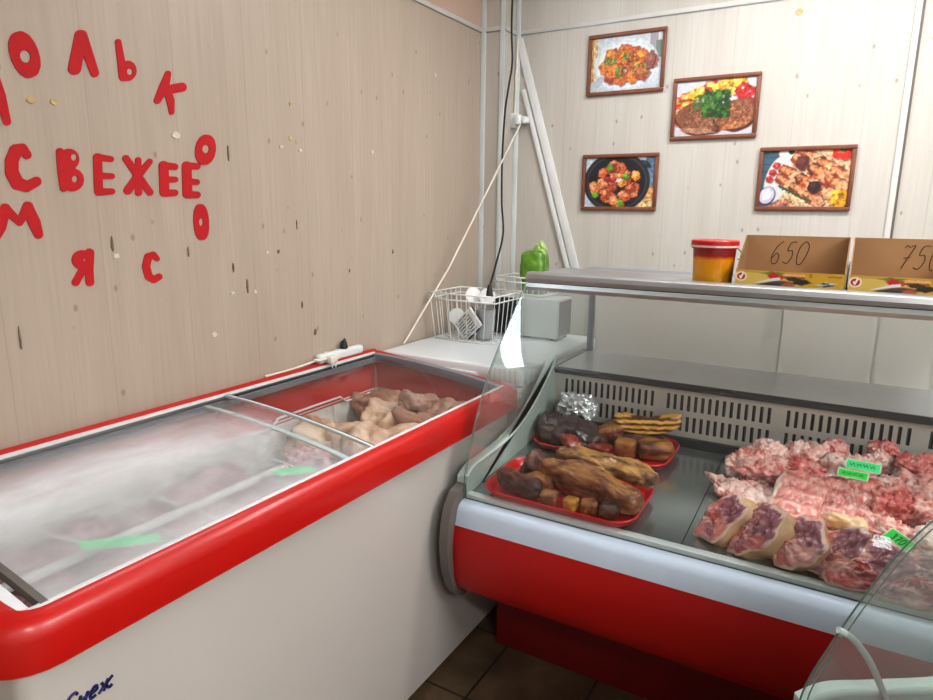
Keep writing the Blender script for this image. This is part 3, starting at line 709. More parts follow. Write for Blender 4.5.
    prism('shelf_support', [(.70, 1.255), (1.07, 1.255), (1.07, 1.275), (.70, 1.275)], 0, L, M['rail_grey'], P)
    lh = prism('lamp_housing', [(.462, 1.25), (.53, 1.25), (.53, 1.275), (.462, 1.275)], .03, L - .03, M['white_plastic'], P)
    tube('lamp_tube', [(.06, .495, 1.243), (L - .06, .495, 1.243)], .008, M['white_plastic'], lh, 10)
    # rear sliding glass doors (covering most of the opening)
    for (a, b, yy) in ((.03, L * .50, 1.058), (L * .46, min(L * .82, L - .02), 1.066)):
        bm = bmesh.new(); vs = [bm.verts.new(q) for q in ((a, yy, .917), (b, yy, .917), (b, yy, 1.254), (a, yy, 1.254))]; bm.faces.new(vs)
        d = fin(bm, 'sliding_door', M['glass_back'], P)
        box('door_edge', (b - .004, yy - .002, .917), (b, yy + .002, 1.254), M['seal'], d)
case = thing('display_case', 'curved glass refrigerated display case with white bumper and red front', 'display case', (-.955, 1.62, 0))
display_case(case, 1.50, .3225)
case2 = thing('display_case', 'second glass display case at photo corner, mostly cut off, seen through its curved glass', 'display case', (0.0, 1.10, 0), R(-60))
display_case(case2, 1.05, .35, glass('hazy corner glass', (.90, .95, .93), film=.16, film_col=(.80, .86, .84)), glass('hazy corner side glass', (.92, .96, .95), film=.08, film_col=(.80, .86, .84)))  # dull greenish film puts the glare on this glass into its colour
tube('inner_arc', [(.012, a, b) for a, b in ((.045, .85), (.065, .838), (.088, .814), (.109, .783), (.131, .74), (.15, .702), (.16, .66))], .0055, M['seal'], case2, 8, curve=4)  # thin pale arc inside the left end of the second case
# ------------------------------------------------------------------ red and white chest freezer with curved glass lids
FR = thing('chest_freezer', 'white chest freezer with red collar and frosted sliding glass lids', 'freezer', (-1.34, 1.24, 0))
def fx(x): return x + 1.34
def fy(y): return y - 1.24
ZA = lambda x: .888 + (.935 - .888) * ((-1.04 - x) / .58)      # collar top plane
def ARCH(x, lift=0.0):
    t = (x + 1.625) / .585
    return .936 + (.880 - .936) * t + .040 * 4 * t * (1 - t) * .30 + lift
bx0, bx1, by0, by1 = -1.665, -1.03, .41, 2.075
bm = bmesh.new()
def ring_pts(x0, x1, y0, y1, r, n=6, rf=None):
    out = []; q = r if rf is None else min(r, rf); s_ = r
    for cx, cy_, a0, r in ((x1 - q, y1 - q, 0, q), (x0 + q, y1 - q, 90, q), (x0 + s_, y0 + s_, 180, s_), (x1 - s_, y0 + s_, 270, s_)):
        for k in range(n + 1):
            a = R(a0 + 90 * k / n); out.append((cx + r * math.cos(a), cy_ + r * math.sin(a)))
    return out
def loft(bm, loops, close_top=False, close_bot=False):
    LV = [[bm.verts.new(p) for p in lp] for lp in loops]
    for a, b in zip(LV, LV[1:]):
        n = len(a)
        for k in range(n): bm.faces.new((a[k], a[(k + 1) % n], b[(k + 1) % n], b[k]))
    if close_bot: bm.faces.new(LV[0][::-1])
    if close_top: bm.faces.new(LV[-1])
rp = lambda x0, x1, y0, y1, r, z: [(fx(a), fy(b), z if not callable(z) else z(a)) for a, b in ring_pts(x0, x1, y0, y1, r, 6, .028)]
bm = bmesh.new(); loft(bm, [rp(bx0, bx1, by0, by1, .03, .03), rp(bx0, bx1, by0, by1, .03, .80)], False, True)
loft(bm, [rp(bx0 + .05, bx1 - .05, by0 + .05, by1 - .05, .03, .80), rp(bx0 + .05, bx1 - .05, by0 + .05, by1 - .05, .03, .30)], True)
body = fin(bm, 'body', M['white_enamel'], FR, 40)
box('plinth', (fx(bx0 + .03), fy(by0 + .03), 0), (fx(bx1 - .03), fy(by1 - .03), .035), M['black'], FR)
# brand lettering on the front, low near the end
def ribbons(name, strokes, P, r, m, parent):
    bm = bmesh.new()
    for s in strokes:
        pts = catmull([(a, b, 0) for a, b in s], 5) if len(s) > 2 else [Vector((a, b, 0)) for a, b in s]
        add_tube(bm, [P(p.x, p.y) for p in pts], r, 6)
    return fin(bm, name, m, parent, 60)
snezh = [[(.62,.78),(.5,.92),(.25,.85),(.1,.5),(.15,.15),(.4,.08),(.62,.25)], [(.85,.6),(.75,.1)], [(1.2,.62),(1.1,.1)], [(.8,.35),(1.15,.38)],
         [(1.4,.35),(1.68,.42),(1.66,.6),(1.5,.62),(1.38,.35),(1.45,.12),(1.7,.15)], [(1.9,.62),(2.05,.36),(1.85,.1)], [(2.25,.64),(2.12,.1)], [(2.5,.66),(2.2,.38),(2.42,.12),(2.56,.2)], [(2.05,.36),(2.2,.38)]]
ribbons('brand_lettering', snezh, lambda a, b: (fx(bx1 + .0005), fy(.462 + .033 * a + .010 * b), .682 + .034 * b), .0029, M['logo'], body)
# collar: rounded red moulding that follows the arch of the lids at both ends
cx_0, cx_1, cy_0, cy_1 = -1.672, -1.002, .375, 2.10
def ctop(a): return max(ARCH(min(max(a, -1.625), -1.04)) + .006, .886) + (.008 if a < -1.645 else 0)
bm = bmesh.new()
loops = [rp(cx_0 + .02, cx_1 - .02, cy_0 + .02, cy_1 - .02, .07, .79), rp(cx_0, cx_1, cy_0, cy_1, .09, .797), rp(cx_0, cx_1, cy_0, cy_1, .09, lambda a: ctop(a) - .035), rp(cx_0 + .006, cx_1 - .006, cy_0 + .006, cy_1 - .006, .085, lambda a: ctop(a) - .014),
         rp(cx_0 + .018, cx_1 - .020, cy_0 + .022, cy_1 - .022, .07, lambda a: ctop(a) - .002), rp(cx_0 + .030, cx_1 - .034, cy_0 + .045, cy_1 - .040, .05, lambda a: ctop(a)), rp(cx_0 + .040, cx_1 - .042, cy_0 + .062, cy_1 - .052, .012, lambda a: ctop(a) - .008),
         rp(cx_0 + .045, cx_1 - .045, cy_0 + .066, cy_1 - .056, .012, .83), rp(cx_0 + .062, cx_1 - .065, cy_0 + .08, cy_1 - .07, .012, .79)]
loft(bm, loops); fin(bm, 'collar', M['red'], FR, 50)
ix0, ix1, iy0, iy1 = -1.612, -1.065, .455, 2.032
# frosted inner liner
bm = bmesh.new()
loft(bm, [rp(ix0, ix1, iy0, iy1, .03, .80), rp(ix0, ix1, iy0, iy1, .03, .50)], True)
fin(bm, 'liner', M['frost_liner'], FR, 50)
# rails
box('back_rail', (fx(-1.643), fy(.44), .920), (fx(-1.630), fy(2.05), .940), M['white_plastic'], FR, .002)
box('lid_track', (fx(-1.630), fy(.44), .912), (fx(-1.617), fy(2.05), .932), M['dark'], FR)
box('lower_track', (fx(-1.617), fy(.44), .908), (fx(-1.604), fy(2.05), .926), M['rail_grey'], FR)
box('front_rail', (fx(-1.052), fy(.44), .868), (fx(-1.040), fy(2.05), .886), M['alu'], FR, .002)
def arch_bar(name, y0, y1, lift, h, m, parent, x0=-1.622, x1=-1.046):
    top = [(fx(x0 + (x1 - x0) * k / 20), ARCH(x0 + (x1 - x0) * k / 20, lift)) for k in range(21)]
    prof = top + [(a, b - h) for a, b in top[::-1]]
    return prism(name, prof, fy(y0), fy(y1), m, parent, 'y', 30)
arch_bar('end_profile', 2.022, 2.050, .002, .030, M['rail_grey'], FR)
arch_bar('end_profile', .432, .450, -.002, .022, M['white_lid'], FR)
def lid(y0, y1, lift, m, edges):
    g = grid_obj('glass_lid', 25, 12, lambda u, v: (fx(-1.618 + u * .572), fy(y0 + v * (y1 - y0)), ARCH(-1.618 + u * .572, lift)), m, FR)
    for (a, b, mm, h) in edges: arch_bar('lid_edge', a, b, lift + .003, h, mm, g, -1.618, -1.046)
    return g
lid(.47, 1.302, .002, M['lid_near'], [(1.296, 1.304, M['alu'], .008), (1.304, 1.308, M['charcoal'], .008), (.462, .474, M['grey_plastic'], .016)])
lid(1.215, 2.03, -.012, M['lid_far'], [(1.212, 1.228, M['seal'], .005)])
# frozen goods --------------------------------------------------------------
def lump(name, m, size, sub=4, n=2.0, amp=.18, freq=1.6, seed=0, bend=0.0, taper=0.0, ridge=0, ramp_=.0, fine=.0, flatb=.55, twist=0.0, parent=None, smooth=180, pinch=0.0):
    bm = bmesh.new(); bmesh.ops.create_icosphere(bm, subdivisions=sub, radius=1.0)
    sd = Vector((seed * 3.17, seed * 1.91 + 4, seed * .73 + 9)); zmin = 1e9
    for v in bm.verts:
        p = v.co.normalized(); k = (abs(p.x) ** n + abs(p.y) ** n + abs(p.z) ** n) ** (1 / n); q = p / k
        g = (size[0] * size[1] * size[2]) ** (1 / 3); w = Vector((q.x * size[0], q.y * size[1], q.z * size[2])); h = w / g
        dr = Vector((q.x / size[0], q.y / size[1], q.z / size[2])).normalized()
        c = w + dr * g * (amp * noise.fractal(h * freq + sd, 1.0, 2.0, 3) + (fine * noise.fractal(h * freq * 4 + sd, .9, 2.1, 3) if fine else 0))
        s = 1 + taper * q.x; s *= 1 - pinch * math.exp(-(q.x * 3) ** 2)
        c.y *= s; c.z *= s
        if twist:
            a = twist * q.x; c.y, c.z = c.y * math.cos(a) - c.z * math.sin(a), c.y * math.sin(a) + c.z * math.cos(a)
        if ridge: c.z += ramp_ * math.sin(q.x * ridge + .6 * math.sin(q.y * 3)) * max(0, q.z + .4)
        if c.z < -size[2] * flatb: c.z = -size[2] * flatb + (c.z + size[2] * flatb) * .15
        c.z += bend * (q.x * q.x) * size[0]
        v.co = c; zmin = min(zmin, c.z)
    for v in bm.verts: v.co.z -= zmin
    return fin(bm, name, m, parent, smooth)
def put(o, loc, rot=(0, 0, 0)):
    o.location = loc; o.rotation_euler = tuple(R(a) for a in rot); return o
poultry = [
 ('pale whole frozen carcass with a folded wing, largest in the freezer', 'poultry', (.16,.125,.085), (-1.46,1.58,.665), (0,8,25), .30, 3),
 ('browned frozen leg piece lying against the far back corner', 'poultry_dark', (.13,.05,.048), (-1.49,1.93,.735), (0,-6,24), .25, 9),
 ('frozen carcass half with a tan wing tip, behind the white breast', 'poultry', (.13,.10,.075), (-1.34,1.80,.70), (0,-10,40), .32, 14),
 ('brown frozen drumstick lying on the carcass half', 'poultry_dark', (.095,.040,.036), (-1.28,1.86,.80), (0,12,60), .22, 17),
 ('white frosted breast piece beside the front rim', 'poultry', (.14,.09,.075), (-1.21,1.58,.70), (0,0,60), .28, 21),
 ('greyish frozen piece in the far front corner', 'poultry_dark', (.12,.08,.065), (-1.18,1.90,.72), (0,0,50), .3, 27),
 ('small pinkish frozen lump under the lid edge', 'frozen', (.08,.06,.06), (-1.35,1.38,.68), (0,0,10), .3, 31),
]
for lab, mm, sz, loc, rot, amp, sd in poultry:
    o = lump('frozen_poultry', M[mm], sz, 5, 2.2, amp * 1.4, 1.1, sd, .08, -.25, fine=.05)
    put(o, loc, rot); tag(o, lab, 'frozen meat', 'frozen poultry in the freezer')
    if sd in (3, 14):
        w = lump('wing', M['poultry_dark' if sd == 14 else 'poultry'], (.075, .032, .028), 3, 2, .25, 1.5, sd + 1, .3, -.3)
        w.parent = o; w.location = (.05, -.09, .07); w.rotation_euler = (0, .3, -.7)
k = 0
for i in range(6):
    for j in range(3):
        y = .52 + i * .135; x = -1.53 + j * .175
        rnd = random.Random(200 + k)
        o = lump('frozen_meat_pack', M['frozen'], (.09 + .015 * rnd.random(), .075, .045 + .02 * rnd.random()), 3, 2.8, .3, 1.7, 60 + k, fine=.08)
        put(o, (x + .02 * rnd.random(), y, .64 + .03 * rnd.random()), (8 * rnd.random() - 4, 8 * rnd.random() - 4, 40 * rnd.random()))
        tag(o, 'lump of pinkish frozen meat seen dimly through the frosted lid', 'frozen meat', 'frozen meat under the frosted lid'); k += 1
def wire_basket(y0, y1, lab):
    t = thing('freezer_basket', lab, 'basket', (-1.34, (y0 + y1) / 2, .52)); h = (y1 - y0) / 2 - .006
    a0, a1 = -.262, .262
    rim = [(a0, -h, .27), (a0, -h * .5, .27), (a0, -h * .42, .295), (a0, h * .42, .295), (a0, h * .5, .27), (a0, h, .27), (a0 + .1, h, .27), (a1, h, .24), (a1, -h, .24), (a0 + .1, -h, .27)]
    tube('rim', rim, .0042, M['wire'], t, 6, True)
    bm = bmesh.new()
    for i in range(7):
        yy = -h + 2 * h * i / 6
        add_tube(bm, [(a0, yy, .27), (a0 + .015, yy, .012), (a1 - .015, yy, .012), (a1, yy, .24)], .0026, 5)
    for i in range(9):
        xx = a0 + .02 + (a1 - a0 - .04) * i / 8
        add_tube(bm, [(xx, -h, .26 - .03 * i / 8), (xx, -h, .012), (xx, h, .012), (xx, h, .26 - .03 * i / 8)], .0026, 5)
    fin(bm, 'wire_grid', M['wire'], t, 60)
    return t
wire_basket(.46, .83, 'white wire freezer basket at the near end under frost')
wire_basket(.84, 1.25, 'white wire freezer basket in the middle under the lid edge')
wire_basket(1.27, 2.02, 'white wire freezer basket holding the frozen poultry')
# dividers across the frosted half
tag(box('divider_bar', (-1.335, .47, .780), (-1.311, 1.25, .795), M['wire'], None, .003), 'long pale divider bar running lengthwise beneath the frosted lid', 'divider bar')
for (xa, ya, xb, yb, lab) in ((-1.49, .675, -1.318, .70, 'short frosted divider crossing beside the long green tag'), (-1.284, .925, -1.15, .915, 'short frosted divider crossing halfway along the frosted lid'), (-1.49, .93, -1.318, .92, 'short frosted divider behind the long bar, halfway along the lid'), (-1.284, 1.16, -1.15, 1.15, 'short frosted divider nearest the clear lid')):
    tag(tube('cross_divider', [(xa, ya, .792), (xb, yb, .792)], .006, M['wire'], None, 8), lab, 'divider bar')
# ------------------------------------------------------------------ handwriting font (unit boxes)
DIG = {'0': [[(.5,.98),(.2,.8),(.1,.4),(.25,.05),(.55,.05),(.8,.4),(.85,.8),(.55,.98),(.4,.93)]],
       '5': [[(.85,.95),(.4,.92),(.28,.58),(.62,.6),(.75,.35),(.5,.05),(.1,.1)]],
       '6': [[(.8,.98),(.4,.75),(.15,.35),(.3,.03),(.65,.05),(.72,.35),(.45,.45),(.2,.25)]],
       '7': [[(.15,.85),(.3,.95),(.5,.88),(.85,.95),(.6,.5),(.35,.02)], [(.3,.45),(.75,.5)]],
       '2': [[(.15,.75),(.4,.97),(.75,.8),(.55,.45),(.1,.05),(.5,.12),(.85,.05)]],
       '3': [[(.15,.85),(.5,.97),(.75,.78),(.45,.55),(.78,.35),(.55,.04),(.12,.12)]],
       '9': [[(.75,.75),(.5,.95),(.2,.75),(.45,.5),(.75,.75),(.7,.3),(.4,.02)]]}
def write(name, txt, P, r, m, parent, adv=1.12):
    bm = bmesh.new()
    for i, ch in enumerate(txt):
        for s in DIG[ch]:
            pts = catmull([(a + i * adv, b, 0) for a, b in s], 5) if len(s) > 2 else [Vector((a + i * adv, b, 0)) for a, b in s]
            add_tube(bm, [P(p.x, p.y) for p in pts], r, 5)
    return fin(bm, name, m, parent, 60)
M['ink_green'] = plain('dark green handwriting', (14, 104, 50), .6)
def price_tag(lab, loc, rot, w, h, m, txt, backing=True):
    t = tag(empty('price_tag', loc), lab, 'price tag'); t.rotation_euler = tuple(R(a) for a in rot)
    if backing: box('card', (-w/2 - .003, -h/2 - .003, 0), (w/2 + .003, h/2 + .003, .0012), M['white_card'], t)
    box('sticker', (-w/2, -h/2, .0012), (w/2, h/2, .0020), m, t)
    if txt == 'scribble':
        rnd = random.Random(int(w * 1e4)); st = [[(-w*.4 + w*.8*(k + i/4)/4, (-1)**i * h*.22*(.6+.5*rnd.random())) for i in range(4)] for k in range(4)]
        ribbons('writing', st, lambda a, b: (a, b, .0022), .0009, M['ink_green'], t)
    elif txt:
        s = h * .62; wd = len(txt) * s * .62
        write('writing', txt, lambda a, b: (-wd/2 + a * s * .56, -s/2 + b * s, .0022), .0011, M['ink'], t)
    return t
price_tag('long green price tag dimly seen under the frosted lid near the end', (-1.255, .72, .815), (0, 10, 66), .15, .042, M['green_pale'], None)
price_tag('green price tag dimly seen under the lid beside the divider edge', (-1.235, 1.20, .81), (0, 10, 78), .12, .045, M['green_pale'], None)
# ------------------------------------------------------------------ goods in the display case
TILT = 4.1
def deckz(y): return DZ(y - 1.62)
def tray(lab, cx, cy_, w, d, rz):
    t = tag(empty('food_tray', (cx, cy_, deckz(cy_) + .002)), lab, 'tray'); t.rotation_euler = (R(TILT), 0, R(rz))
    def rr(k, z, rad): return [(a, b, z) for a, b in ring_pts(-w/2 + k, w/2 - k, -d/2 + k, d/2 - k, rad, 7)]
    bm = bmesh.new()
    loft(bm, [rr(.022, 0, .05), rr(.010, .012, .058), rr(.003, .024, .065), rr(.0, .027, .068), rr(.004, .030, .064), rr(.010, .026, .058), rr(.02, .006, .05)], True, True)
    fin(bm, 'tray_body', M['red_tray'], t, 60)
    bm = bmesh.new(); add_tube(bm, [(a, b, .028) for a, b in ring_pts(-w/2 + .002, w/2 - .002, -d/2 + .002, d/2 - .002, .066, 7)], .0036, 6, True)
    fin(bm, 'rim', M['red_tray'], t, 60)
    return t
tray('red plastic tray of smoked meat at the front of the deck', -.675, 1.775, .475, .285, 0)
tray('red plastic tray of ham and bacon set behind the front tray', -.690, 2.155, .485, .255, 0)
def piece(name, lab, cat, m, size, loc, rot=(0,0,0), grp=None, **k):
    o = lump(name, M[m], size, **k); put(o, loc, rot); return tag(o, lab, cat, grp)
G1 = 'smoked meat in the front tray'
T1 = .668
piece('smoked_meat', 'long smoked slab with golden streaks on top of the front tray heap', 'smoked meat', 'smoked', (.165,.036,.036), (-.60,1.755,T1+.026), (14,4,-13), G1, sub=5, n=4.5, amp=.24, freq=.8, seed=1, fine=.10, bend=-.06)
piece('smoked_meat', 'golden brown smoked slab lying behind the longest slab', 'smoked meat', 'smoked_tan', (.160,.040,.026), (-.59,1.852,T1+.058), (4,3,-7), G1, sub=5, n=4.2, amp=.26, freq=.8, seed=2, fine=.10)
piece('smoked_meat', 'dark brown bar of smoked meat at the front rim corner', 'smoked meat', 'smoked_dark', (.085,.026,.036), (-.80,1.69,T1+.001), (0,0,-14), G1, sub=4, n=3.5, amp=.14, seed=3, bend=.06)
piece('smoked_meat', 'dark smoked piece standing upright against the tray side', 'smoked meat', 'smoked_dark', (.035,.04,.060), (-.815,1.79,T1+.004), (0,24,10), G1, sub=4, n=3.0, amp=.22, seed=4)
piece('smoked_meat', 'smoked wedge tucked under the slab near the upright piece', 'smoked meat', 'smoked', (.045,.035,.028), (-.755,1.745,T1+.002), (0,0,25), G1, sub=4, n=3, amp=.25, seed=5)
piece('smoked_meat', 'reddish brown smoked end sticking out at the back of the heap', 'smoked meat', 'smoked_red', (.085,.028,.024), (-.70,1.895,T1+.065), (0,22,-38), G1, sub=4, n=2.6, amp=.25, seed=6)
for i, (lab, m, x, y, sz, rz) in enumerate([
  ('brown smoked cube, first of the small cubes along the rim', 'smoked', -.693, 1.668, (.026,.022,.022), 10),
  ('golden yellow smoked cube in the row along the front rim', 'smoked_gold', -.623, 1.668, (.021,.020,.020), -5),
  ('half dark smoked cube beside the golden yellow cube', 'smoked', -.572, 1.673, (.024,.021,.022), 20),
  ('darkest rounded smoked cube near the tray front corner', 'smoked_dark', -.515, 1.680, (.027,.026,.024), 5)]):
    piece('smoked_cube', lab, 'smoked meat', m, sz, (x, y, T1 - .002), (4, 0, rz), G1, sub=4, n=5, amp=.10, seed=10 + i, fine=.03)
piece('smoked_meat', 'smoked slab half hidden under the long slab, above the cubes', 'smoked meat', 'smoked_red', (.14,.045,.026), (-.60,1.765,T1), (0,0,-10), G1, sub=4, n=2.6, amp=.2, seed=16)
G2 = 'ham and bacon in the rear tray'; T2 = .694
piece('smoked_ham', 'large dark smoked ham with foil on it in the rear tray', 'ham', 'ham', (.135,.085,.052), (-.81,2.125,T2), (0,4,-14), G2, sub=5, n=2.2, amp=.24, freq=1.6, seed=20, taper=-.15, fine=.04)
piece('bacon_strip', 'curved strip of layered golden bacon on top of the blocks', 'bacon', 'bacon', (.115,.032,.034), (-.555,2.20,T2+.058), (0,-6,8), G2, sub=5, n=3.4, amp=.12, seed=21, bend=.22)
piece('bacon_strip', 'short golden bacon end poking up behind the curved strip', 'bacon', 'bacon', (.045,.022,.028), (-.635,2.245,T2+.055), (0,14,-12), G2, sub=4, n=3, amp=.18, seed=22)
piece('smoked_meat', 'square smoked block with a golden rind top in the rear tray', 'smoked meat', 'smoked', (.037,.030,.034), (-.600,2.105,T2-.002), (4,0,-4), G2, sub=4, n=5, amp=.10, seed=23)
piece('smoked_meat', 'smoked block at the rear tray corner under the bacon strip', 'smoked meat', 'smoked', (.058,.040,.035), (-.508,2.14,T2), (4,0,22), G2, sub=4, n=4, amp=.15, seed=24)
piece('smoked_meat', 'dark wedge with a red cut face beside the big ham', 'smoked meat', 'smoked_red', (.055,.030,.022), (-.690,2.075,T2), (0,0,-12), G2, sub=4, n=3, amp=.2, seed=25)
piece('smoked_meat', 'tan smoked chunk between ham and curved bacon strip', 'smoked meat', 'smoked', (.045,.032,.030), (-.668,2.165,T2+.028), (0,-16,15), G2, sub=4, n=3, amp=.25, seed=26)
piece('smoked_meat', 'dark smoked piece filling the middle of the rear tray', 'smoked meat', 'smoked_dark', (.11,.05,.035), (-.60,2.19,T2), (0,0,5), G2, sub=4, n=3, amp=.2, seed=27)
fo = piece('foil_bundle', 'crumpled silver foil lump lying on the dark ham', 'foil', 'foil', (.074,.05,.052), (-.815,2.215,T2+.068), (10,0,-20), None, sub=4, n=2.4, amp=.3, freq=1.8, seed=30, fine=.16, smooth=14)
# raw meat -------------------------------------------------------------------
def knuckle(lab, loc, rx, rz_, ln, rot, seed, roll=0):
    """pork shank: skin-covered tapering body with a big cut face"""
    t = tag(empty('pork_knuckle', loc), lab, 'pork knuckle', 'pork knuckles along the front of the deck'); t.rotation_euler = tuple(R(a) for a in rot)
    sd = Vector((seed * 2.3, seed, 4)); N, K = 40, 12
    def rad(a, tt):
        return 1 + .26 * noise.fractal(Vector((math.cos(a), math.sin(a), tt * 1.5)) * 1.3 + sd, 1, 2, 3) + .12 * math.cos(a - 1.1)
    def ptt(a, tt, s=1.0):
        k = (1 - .35 * tt ** 1.5) * s * rad(a, tt); x, z = rx * k * math.cos(a), rz_ * k * math.sin(a)
        c, q = math.cos(R(roll)), math.sin(R(roll))
        return (x * c - z * q, tt * ln, x * q + z * c)
    bm = bmesh.new(); rings = []
    for i in range(K + 1):
        tt = i / K; rings.append([bm.verts.new(ptt(2 * math.pi * k / N, tt, 1 if i < K - 1 else (.85 if i == K - 1 else .4))) for k in range(N)])
    for a, b in zip(rings, rings[1:]):
        for k in range(N): bm.faces.new((a[k], a[(k + 1) % N], b[(k + 1) % N], b[k]))
    bm.faces.new(rings[-1]); fin(bm, 'rind', M['skin'], t, 180)
    # cut face, radial grid with painted muscle, marrow and fat
    NR, NA = 26, 72; cols = np.zeros((NR, NA, 3)); rs = np.random.RandomState(seed)
    cent = [(rs.uniform(-.6, .6), rs.uniform(-.8, .4), rs.uniform(.26, .42), [(184,92,98),(210,112,110),(218,132,128),(230,170,164),(176,110,126)][rs.randint(5)]) for _ in range(9)] + [(rs.uniform(-.1, .3), .60, .50, (150, 84, 102))]
    bone = (rs.uniform(-.2, .1), rs.uniform(-.35, -.05))
    vs = {}
    bm = bmesh.new(); grid = []
    for i in range(NR):
        row = []
        for k in range(NA):
            a = 2 * math.pi * k / NA; s = (i + .02) / (NR - 1) * 1.0
            p = Vector(ptt(a, 0, s)); u, w = s * math.cos(a), s * math.sin(a) * 1.25
            nz = noise.fractal(Vector((u * 3, w * 3, seed * 7.7)), 1, 2, 4); nz2 = noise.fractal(Vector((u * 9, w * 9, seed * 3.3)), .9, 2, 4)
            uu, ww = u + .22 * nz, w + .22 * noise.fractal(Vector((w * 3, u * 3, seed + 5.5)), 1, 2, 3)
            best = sorted((math.hypot(uu - c[0], ww - c[1]) / c[2], j) for j, c in enumerate(cent))
            col = lin(cent[best[0][1]][3]) * (1 + .30 * nz2)
            edge = best[1][0] - best[0][0]
            if edge < .13: col = col * (edge / .13) + lin((214, 160, 156)) * (1 - edge / .13)
            bd = math.hypot(uu - bone[0], (ww - bone[1]) * .9)
            if bd < .22: col = lin((206, 84, 76)) * (1 + .4 * nz2)
            elif bd < .26: col = lin((232, 200, 192))
            if nz2 > .46: col = col * .45 + lin((226, 186, 182)) * .55
            if s > .92 + .10 * nz: col = lin((230, 192, 182)) * (1 + .12 * nz2)
            if s > .975: col = lin((218, 182, 150))
            cols[i, k] = np.clip(col, 0, 1)
            bul = -.006 - .010 * (1 - s * s) - .012 * nz * (1 - s ** 4) - .004 * nz2 * (1 - s ** 4)
            if s > .9: bul = -.006 * (1 - s) / .1
            row.append(bm.verts.new((p.x, bul + .0005, p.z)))
        grid.append(row)
    for i in range(NR - 1):
        for k in range(NA): bm.faces.new((grid[i][k], grid[i][(k + 1) % NA], grid[i + 1][(k + 1) % NA], grid[i + 1][k]))
    o = fin(bm, 'cut_face', M['cutface'], t, 180)
    at = o.data.color_attributes.new('paint', 'FLOAT_COLOR', 'POINT')
    fl = np.ones((NR * NA, 4), dtype=np.float32); fl[:, :3] = cols.reshape(-1, 3); at.data.foreach_set('color', fl.ravel())
    return t
KN = [
 ('pork knuckle with a narrow cut face, first in the row beside the deck seam', (-.232,1.722,.715), .050,.086,.19, (-30,0,-44), 2, -27),
 ('pork knuckle with a large dark muscle patch and tan rind, second in the row', (-.145,1.690,.713), .052,.086,.20, (-30,0,-46), 5, -30),
 ('pork knuckle with a wide oval cut face and pale rim, third in the row', (-.055,1.690,.708), .060,.080,.17, (-34,0,-32), 11, -38),
 ('pork knuckle squeezed between its neighbours, fourth in the row', (.030,1.690,.706), .050,.086,.16, (-34,0,-24), 16, -38),
 ('pork knuckle lying low with a long red cut face, fifth in the row', (.103,1.668,.704), .054,.100,.13, (-38,0,-8), 23, -62),
 ('pork knuckle partly behind the corner glass, last in the row', (.205,1.66,.702), .056,.096,.13, (-40,0,-4), 29, -64),
]
for a in KN: knuckle(*a)
G3 = 'raw pork heaped on the deck'
def raw(lab, m, size, loc, rot, name='raw_pork', **k):
    k.setdefault('sub', 5); k.setdefault('amp', .3); k.setdefault('fine', .19); k.setdefault('n', 2.3); k.setdefault('freq', 1.8)
    return piece(name, lab, 'raw meat', m, size, loc, rot, G3, **k)
raw('pink raw pork sheet lying flat behind the first knuckle', 'raw_fat', (.105,.06,.022), (-.185,1.985,.675), (8,0,-8), seed=40)
raw('thin pale flap of raw pork pointing at the deck seam', 'raw_fat', (.065,.02,.018), (-.268,2.02,.682), (0,14,-22), seed=41, taper=.4)
raw('raw pork neck chunk at the outer end of the heap', 'raw', (.09,.065,.055), (-.175,2.13,.686), (0,0,15), seed=42)
raw('short knobby raw bone end standing at the heap corner', 'raw_fat', (.022,.022,.045), (-.250,2.10,.688), (0,-10,0), seed=43, amp=.35)
raw('orange tinged fatty lump on the neck chunk', 'raw_fat', (.045,.04,.045), (-.165,2.16,.735), (0,0,30), seed=44)
raw('white fat covered chunk on top by the grille', 'raw_fat', (.085,.055,.05), (-.055,2.20,.722), (0,-18,12), seed=45, bend=.15)
raw('dark red lean chunk under the white fat chunk', 'raw_red', (.08,.06,.05), (-.06,2.14,.688), (0,0,-10), seed=46)
raw('reddish lump tipped up beside the white fat chunk', 'raw', (.035,.04,.045), (.005,2.22,.755), (0,15,30), seed=47)
M['rib_paint'] = painted('rib slab flesh', .3, .3, .5)
def rib_slab(lab, w, d, t, loc, rot, seed, nr, edge=-1, red=.0):
    """slab of ribs: flat curved plate, faint cross bands of bone and meat, white fat along one long edge"""
    o = lump('rib_slab', M['rib_paint'], (w, d, t), sub=5, n=5.0, amp=.14, freq=1.0, seed=seed, fine=.06, bend=-.05)
    me = o.data; n = len(me.vertices); col = np.ones((n, 4), dtype=np.float32)
    for k, v in enumerate(me.vertices):
        x, y, z = v.co.x / w, v.co.y / d, v.co.z
        a = noise.fractal(Vector((v.co.x * 34 + seed, v.co.y * 34, z * 34)), .9, 2.1, 4); b = noise.fractal(Vector((v.co.x * 90, v.co.y * 90 + seed, z * 90)), .8, 2.1, 3)
        band = math.sin(y * nr * math.pi + .5 * a)
        c = lin((204, 124, 116)) * (1 + .45 * a)
        c = c * (1 - .55 * max(0, a * 1.2 + red)) + lin((182, 66, 66)) * .55 * max(0, a * 1.2 + red)
        c = c * (1 - .45 * max(0, band) ** 3) + lin((226, 184, 172)) * .45 * max(0, band) ** 3
        c = c * (1 - .6 * max(0, -band) ** 6) + lin((138, 50, 52)) * .6 * max(0, -band) ** 6
        if b > .16: c = c * .55 + lin((236, 204, 194)) * .45
        e = x * edge
        if e > .78 + .12 * a: c = lin((232, 208, 192)) * (1 + .08 * b)
        v.co.z += (.0022 * band - (.002 if b > .2 else 0)) * (1 if z > t else 0)
        col[k, :3] = np.clip(c, 0, 1)
    at = me.color_attributes.new('paint', 'FLOAT_COLOR', 'POINT'); at.data.foreach_set('color', col.ravel())
    put(o, loc, rot); return tag(o, lab, 'raw meat', G3)
